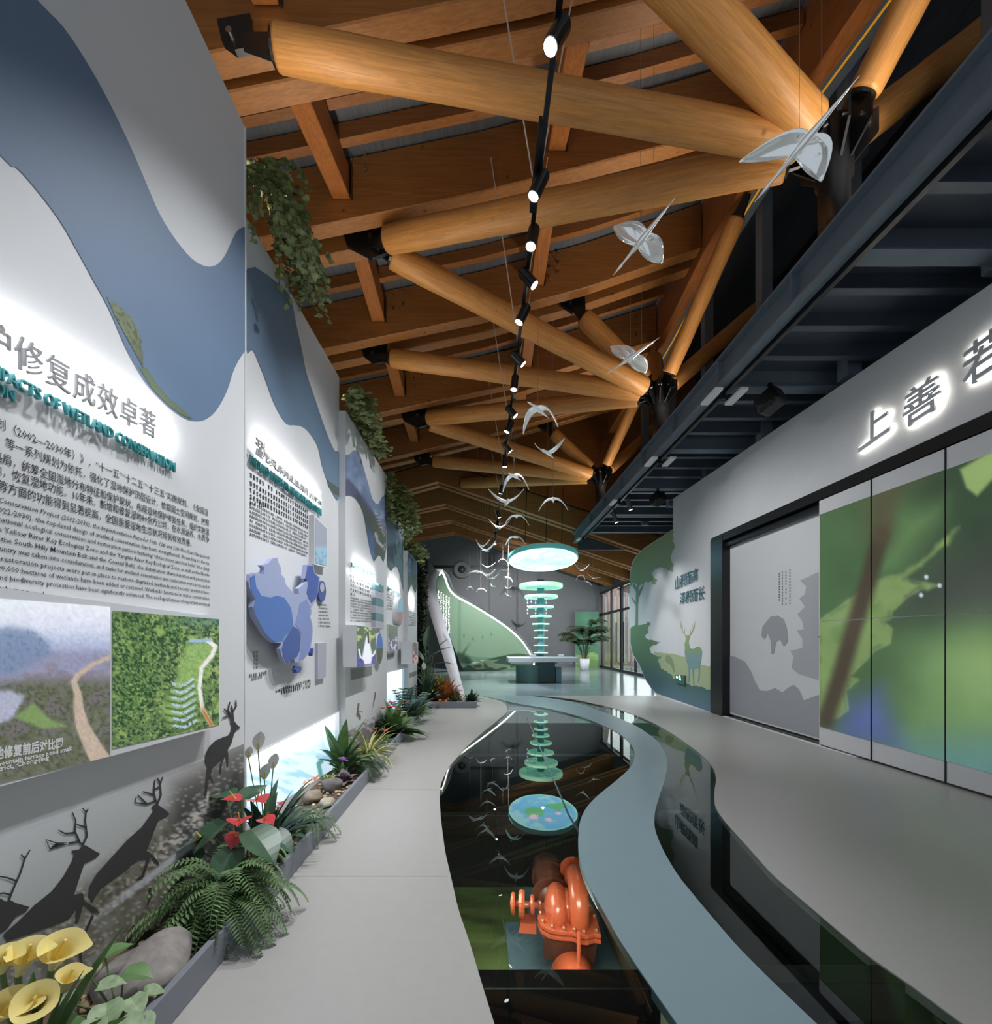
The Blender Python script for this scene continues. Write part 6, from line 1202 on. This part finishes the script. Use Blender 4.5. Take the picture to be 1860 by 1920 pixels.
# ================================================================ hanging glass birds, ornament strings, the pump under the glass
m_bird = mat('bird_mirror', (240, 244, 244), 0.08, 0.8, emit=0.10); m_birdw = mat('bird_white', (244, 246, 248), 0.2, 0.25, emit=0.12); m_wire = mat('bird_wire', (160, 150, 140), 0.4, 0.6)  # faint glow put into the bird materials to keep them bright
def bird(label, x, y, d, span, axis, spanv, dih, mirror=False, neck=0.0, wires=2, sweep=0.06):
    """axis: tail to head; spanv: left to right wing; dih: wing tip rise (+) or droop (-), in wing lengths"""
    c = D(x, y, d); t = thing('glass_bird', label, 'hanging bird', c, 'birds hanging on wires')
    u = V(axis); s = V(spanv)
    if mirror:                                      # banked toward the hall: seen broadside from below
        w_ = (c-V((0, 0, H))).normalized(); u = u-w_*u.dot(w_)*0.9; s = s-w_*s.dot(w_)*0.9
    u.normalize(); s = s.normalized() if mirror else (s-u*s.dot(u)).normalized(); n = s.cross(u).normalized()
    if n.z < 0: n = -n
    m = m_bird if mirror else m_birdw; L = span*0.95
    prof = [(-0.62, 0.004), (-0.45, 0.014), (-0.2, 0.034), (0.0, 0.052), (0.14, 0.046), (0.26, 0.024), (0.40, 0.016), (0.47, 0.024), (0.53, 0.016), (0.64, 0.002)]
    pts = [c+u*(L*a)+n*(-neck*L*max(0, a-0.25)) for a, _ in prof]; mb = MB(); mb.tube(pts, [max(span*b, 0.0015) for _, b in prof], 10); mb.build('body', m, t, True)
    for sg in (-1, 1):
        W_, K = 9, 5; vs = []
        for i in range(W_+1):
            a = i/W_; ch = span*0.30*(1-0.15*a)*max(0.06, (1-a**2.6))**0.8; lift = dih*span*0.5*(a**1.5 if dih > 0 else (a**1.7-0.35*math.sin(math.pi*a)*0.5))
            sw = 0.0
            if mirror: ch = span*0.30*(0.5+0.6*math.sin(math.pi*min(1, a*0.7+0.12)))*max(0.05, 1-a**3.2)**0.8; sw = span*(sweep+0.12)*a*a
            for k in range(K+1):
                b = k/K-0.45; vs.append(c+s*sg*(span*0.5*a*math.sqrt(max(0.2, 1-0.5*dih*dih*a)))+u*(0.03*span+ch*(-b)-span*0.12*a*a+sw)+n*(lift+0.05*span*(1-(2*(k/K)-1)**2)*(1-a)))
        w = MB(); w.add(vs, [(i*(K+1)+k, (i+1)*(K+1)+k, (i+1)*(K+1)+k+1, i*(K+1)+k+1) for i in range(W_) for k in range(K)])
        o = w.build('wing', m, t, True); md = o.modifiers.new('thick', 'SOLIDIFY'); md.thickness = max(0.006, span*0.012); md.offset = 0
    top = (zb(min(c.x, 4.4), d)+GH+0.02) if d < 16 else 8.15-0.35*abs(c.x+1.6)-0.03*(d-16)
    for k in range(wires):
        p = c+u*(0.05-0.25*k)*span; MB().tube([p, (p.x, p.y, top)], 0.0016+0.0002*d, 5).build('wire', m_wire, t)
bird('largest mirrored glass bird, gliding in front of the near column joint', 1507, 268, 4.05, 0.76, (-0.64, 0, -0.77), (0.97, 0, -0.22), -0.25, True, 0.1, 2, 0.26)
bird('mirrored glass bird with one wing raised, below the second log', 1206, 446, 5.6, 0.78, (-0.62, 0, -0.78), (0.80, 0, -0.60), 0.35, True, 0.25)
bird('white glass bird in front of the middle tree of logs', 1186, 668, 8.3, 0.86, (-0.82, 0, -0.57), (0.80, 0, -0.60), 0.40, True, 0.3)
BL = [(1010, 768, 82, -.9, 0, 'broad drooping-winged bird in front of the middle logs, right of the track'), (1028, 850, 64, .8, 0, 'up-curved bird just left of the far tree of logs'), (965, 893, 60, -.9, 0, 'arched bird overlapping the track below the star-bright spotlight'), (950, 942, 72, .75, 0, 'wide shallow-curved bird across the track'),
      (1037, 937, 58, -.7, 0, 'arched bird below the far tree, farthest right of its flock'), (968, 968, 50, -.7, 0, 'arched bird just under the wide shallow-curved bird'), (937, 990, 46, .8, 0, 'up-curved bird against the far end of the track'), (965, 1007, 42, -.7, 0, 'arched bird left of the glowing disc, above its rim'), (905, 1024, 33, .9, 0, 'upper of two up-curved birds left of the track end'), (911, 1032, 44, .9, 0, 'lower of two up-curved birds left of the track end'),
      (896, 1072, 40, -.4, .2, 'bright bird at the left of the dense cluster'), (913, 1064, 32, .7, .1, 'topmost bird of the dense cluster'), (915, 1078, 30, .7, 0, 'up-curved bird in the middle of the dense cluster'), (922, 1084, 28, .7, .1, 'lowest up-curved bird of the dense cluster'), (943, 1049, 20, -.7, .1, 'small arched bird nearest the left rim of the disc'), (944, 1069, 27, -.7, 0, 'faint arched bird under the left rim of the disc'), (954, 1083, 22, -.5, .5, 'tilted bird below the left rim of the disc'),
      (881, 1101, 14, -.8, 0, 'small arched bird low above the green sail wall'), (902, 1104, 22, -.6, 0, 'spread bird low above the green sail wall'), (923, 1099, 12, .5, .6, 'tiny tilted bird between the sail wall and the ring column'), (953, 1103, 16, .6, 0, 'small up-curved bird left of the top ring'), (952, 1116, 14, .2, .6, 'lowest tiny tilted bird left of the rings'),
      (1091, 1069, 29, .8, 0, 'up-curved bird right of the glowing disc'), (1089, 1079, 20, -.9, 0, 'arched bird right under the up-curved one by the disc'), (1101, 1091, 20, -.3, .4, 'grey bird low on the right of the disc'), (1112, 1084, 26, .5, .3, 'rightmost hanging bird near the glass doors')]
for (x, y, w, dih, roll, lb) in BL:
    d = min(22, max(7.2, F*0.74/w)) if w > 40 else min(22.5, 12+(42-w)*0.42)
    sp = w/F*d*1.06
    bird(lb, x, y, d, sp, (-0.25+0.3*math.sin(x), -0.95, -0.12), (1, -0.1, -roll), dih*0.9, False, 0.1, 1)
# strings of small ornaments under the upper rings
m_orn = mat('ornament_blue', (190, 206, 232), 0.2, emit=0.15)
for k, (x, ya, yb) in enumerate(((989, 1124, 1150), (996, 1122, 1134), (1004, 1124, 1150), (1024, 1124, 1150))):
    t = thing('ornament_string', ['outermost left string of tiny blue ornaments under the second ring', 'short string of tiny blue ornaments under the second ring', 'string of tiny blue ornaments just left of the ring column', 'string of tiny blue ornaments right of the ring column'][k], 'ornament', D(x, ya, 17.4), 'ornament strings under the rings')
    MB().tube([D(x, ya-6, 17.4), D(x, yb, 17.4)], 0.004, 5).build('string', m_wire, t)
    yy = ya
    while yy <= yb: MB().ell(D(x, yy, 17.4), (.03, .03, .045), None, 8, 6).build('ornament', m_orn, t); yy += 6.5
# orange split-case pump in the pit
m_pump = mat('pump_orange', (186, 88, 58), 0.28, var=0.08, scale=5, coat=0.3); m_pipe = mat('pipe_rust', (96, 56, 44), 0.4, var=0.25, scale=5); m_nut = mat('pump_bolt', (176, 110, 84), 0.35, 0.4)
pc = V((0.60, 3.36, -0.46)); T = M.Translation(pc)@M.Rotation(math.radians(-6), 4, 'Z')@M.Scale(0.72, 4)
pm = thing('water_pump', 'big orange water pump lying in the pit under the glass floor', 'pump', pc)
def tf(pts): return [T@V(p) for p in pts]
mb = MB(); mb.ell((0, 0, 0), (0.13, 0.25, 0.22), T@M.Translation((-0.07, 0.0, 0.0)), 24, 14); mb.build('casing', m_pump, pm, True).data.transform(M.Identity(4))
mb = MB()
ring = []; rad = []
for k in range(19):
    w = math.radians(-150+k*15); r0 = 0.21+0.0035*k; ring.append((0.14, -math.cos(w)*r0*0.95+0.02, math.sin(w)*r0*1.0+0.02)); rad.append(0.075+0.002*k)
mb.tube(tf(ring)+tf([(0.14, 0.36, 0.10), (0.15, 0.50, 0.13)]), [r_*0.72 for r_ in rad+[0.11, 0.10]], 18); mb.build('volute', m_pump, pm, True)
mb = MB(); mb.ell((0, 0, 0), (0.10, 0.17, 0.16), T@M.Translation((0.03, 0.0, 0.02)), 18, 10); mb.build('hub', m_pump, pm, True)
fo = [(-0.27, 0.20), (-0.27, -0.10), (-0.24, -0.22), (-0.16, -0.29), (-0.05, -0.31), (0.06, -0.31), (0.12, -0.345), (0.2, -0.35), (0.27, -0.31), (0.33, -0.32), (0.33, 0.05), (0.27, 0.28), (0.05, 0.32), (-0.15, 0.28)]
for z, nm_ in ((-0.10, 'upper_flange'), (-0.155, 'lower_flange')):
    mb = MB(); mb.prism(tf([(x, y, z) for x, y in fo]), (0, 0, 0.026)); bevel(fix_normals(mb.build(nm_, m_pump, pm)), 0.01, 2)
for (x, y) in ((-0.24, -0.05), (-0.22, -0.18), (-0.13, -0.26), (-0.02, -0.28), (0.08, -0.29), (0.17, -0.315), (0.29, -0.28), (0.30, -0.05), (-0.24, 0.12), (-0.15, 0.24)):
    MB().lathe([(0.022, 0), (0.022, 0.025), (0.014, 0.04)], 6, T@M.Translation((x, y, -0.065))).build('bolt', m_nut, pm)
mb = MB(); mb.tube(tf([(-0.26, 0, 0), (-0.55, 0, 0)]), 0.026, 14); mb.build('shaft', m_nut, pm, True)
for x0, x1, r_ in ((-0.30, -0.34, 0.10), (-0.40, -0.46, 0.14), (-0.50, -0.54, 0.11)):
    mb = MB(); mb.tube(tf([(x0, 0, 0), ((x0+x1)/2, 0, 0), (x1, 0, 0)]), [r_*0.65, r_*0.72, r_*0.64], 20); mb.build('coupling', m_pump, pm)
mb = MB(); mb.hexa(tf([(-0.28, -0.10, -0.24), (-0.46, -0.10, -0.24), (-0.46, 0.10, -0.24), (-0.28, 0.10, -0.24)]), tf([(-0.28, -0.08, -0.15), (-0.44, -0.08, -0.15), (-0.44, 0.08, -0.15), (-0.28, 0.08, -0.15)])); mb.build('bearing_bracket', m_pump, pm)
mb = MB(); mb.hexa(tf([(-0.2, -0.2, -0.42), (0.28, -0.2, -0.42), (0.28, 0.2, -0.42), (-0.2, 0.2, -0.42)]), tf([(-0.22, -0.26, -0.16), (0.3, -0.28, -0.16), (0.3, 0.25, -0.16), (-0.22, 0.25, -0.16)])); mb.build('lower_casing', m_pipe, pm)
mb = MB(); mb.tube(tf([(-0.08, 0.20, -0.12), (-0.10, 0.40, -0.05), (-0.13, 0.62, -0.02), (-0.15, 0.85, 0.0)]), [0.12, 0.12, 0.12, 0.125], 20); mb.build('suction_pipe', m_pipe, pm, True)
for y in (0.28, 0.66, 0.72):
    mb = MB(); mb.tube(tf([(-0.11, y, -0.06), (-0.112, y+0.03, -0.055)]), 0.155, 20); mb.build('pipe_flange', m_pipe, pm)
mb = MB(); mb.tube(tf([(0.15, 0.50, 0.13), (0.15, 0.54, 0.14)]), 0.11, 20); mb.build('outlet_flange', m_pump, pm)
fp = thing('inlet_pipe', 'orange pipe end with bolted flange in front of the pump', 'pipe', pc+V((0.1, -0.75, -0.1)))
mb = MB(); mb.tube(tf([(0.06, -0.36, -0.42), (0.07, -0.55, -0.42), (0.08, -0.95, -0.42)]), [0.15, 0.13, 0.13], 22); mb.build('elbow', m_pump, fp, True)
mb = MB(); mb.tube(tf([(0.075, -0.66, -0.42), (0.076, -0.70, -0.42)]), 0.185, 24); mb.build('flange', m_pump, fp)
mb = MB(); mb.tube(tf([(0.076, -0.735, -0.42), (0.077, -0.775, -0.42)]), 0.185, 24); mb.build('flange', m_pump, fp)
mb = MB(); mb.tube(tf([(0.10, -0.50, -0.26), (0.11, -0.42, 0.02)]), 0.013, 8); mb.build('vent_rod', m_pump, fp)
tag(MB().box((0.2, 2.95, -0.985), (1.0, 4.0, -0.97)).build('pump_plinth', m_pitblue), 'grey-blue plinth on the pit bottom beneath the pump', 'plinth')
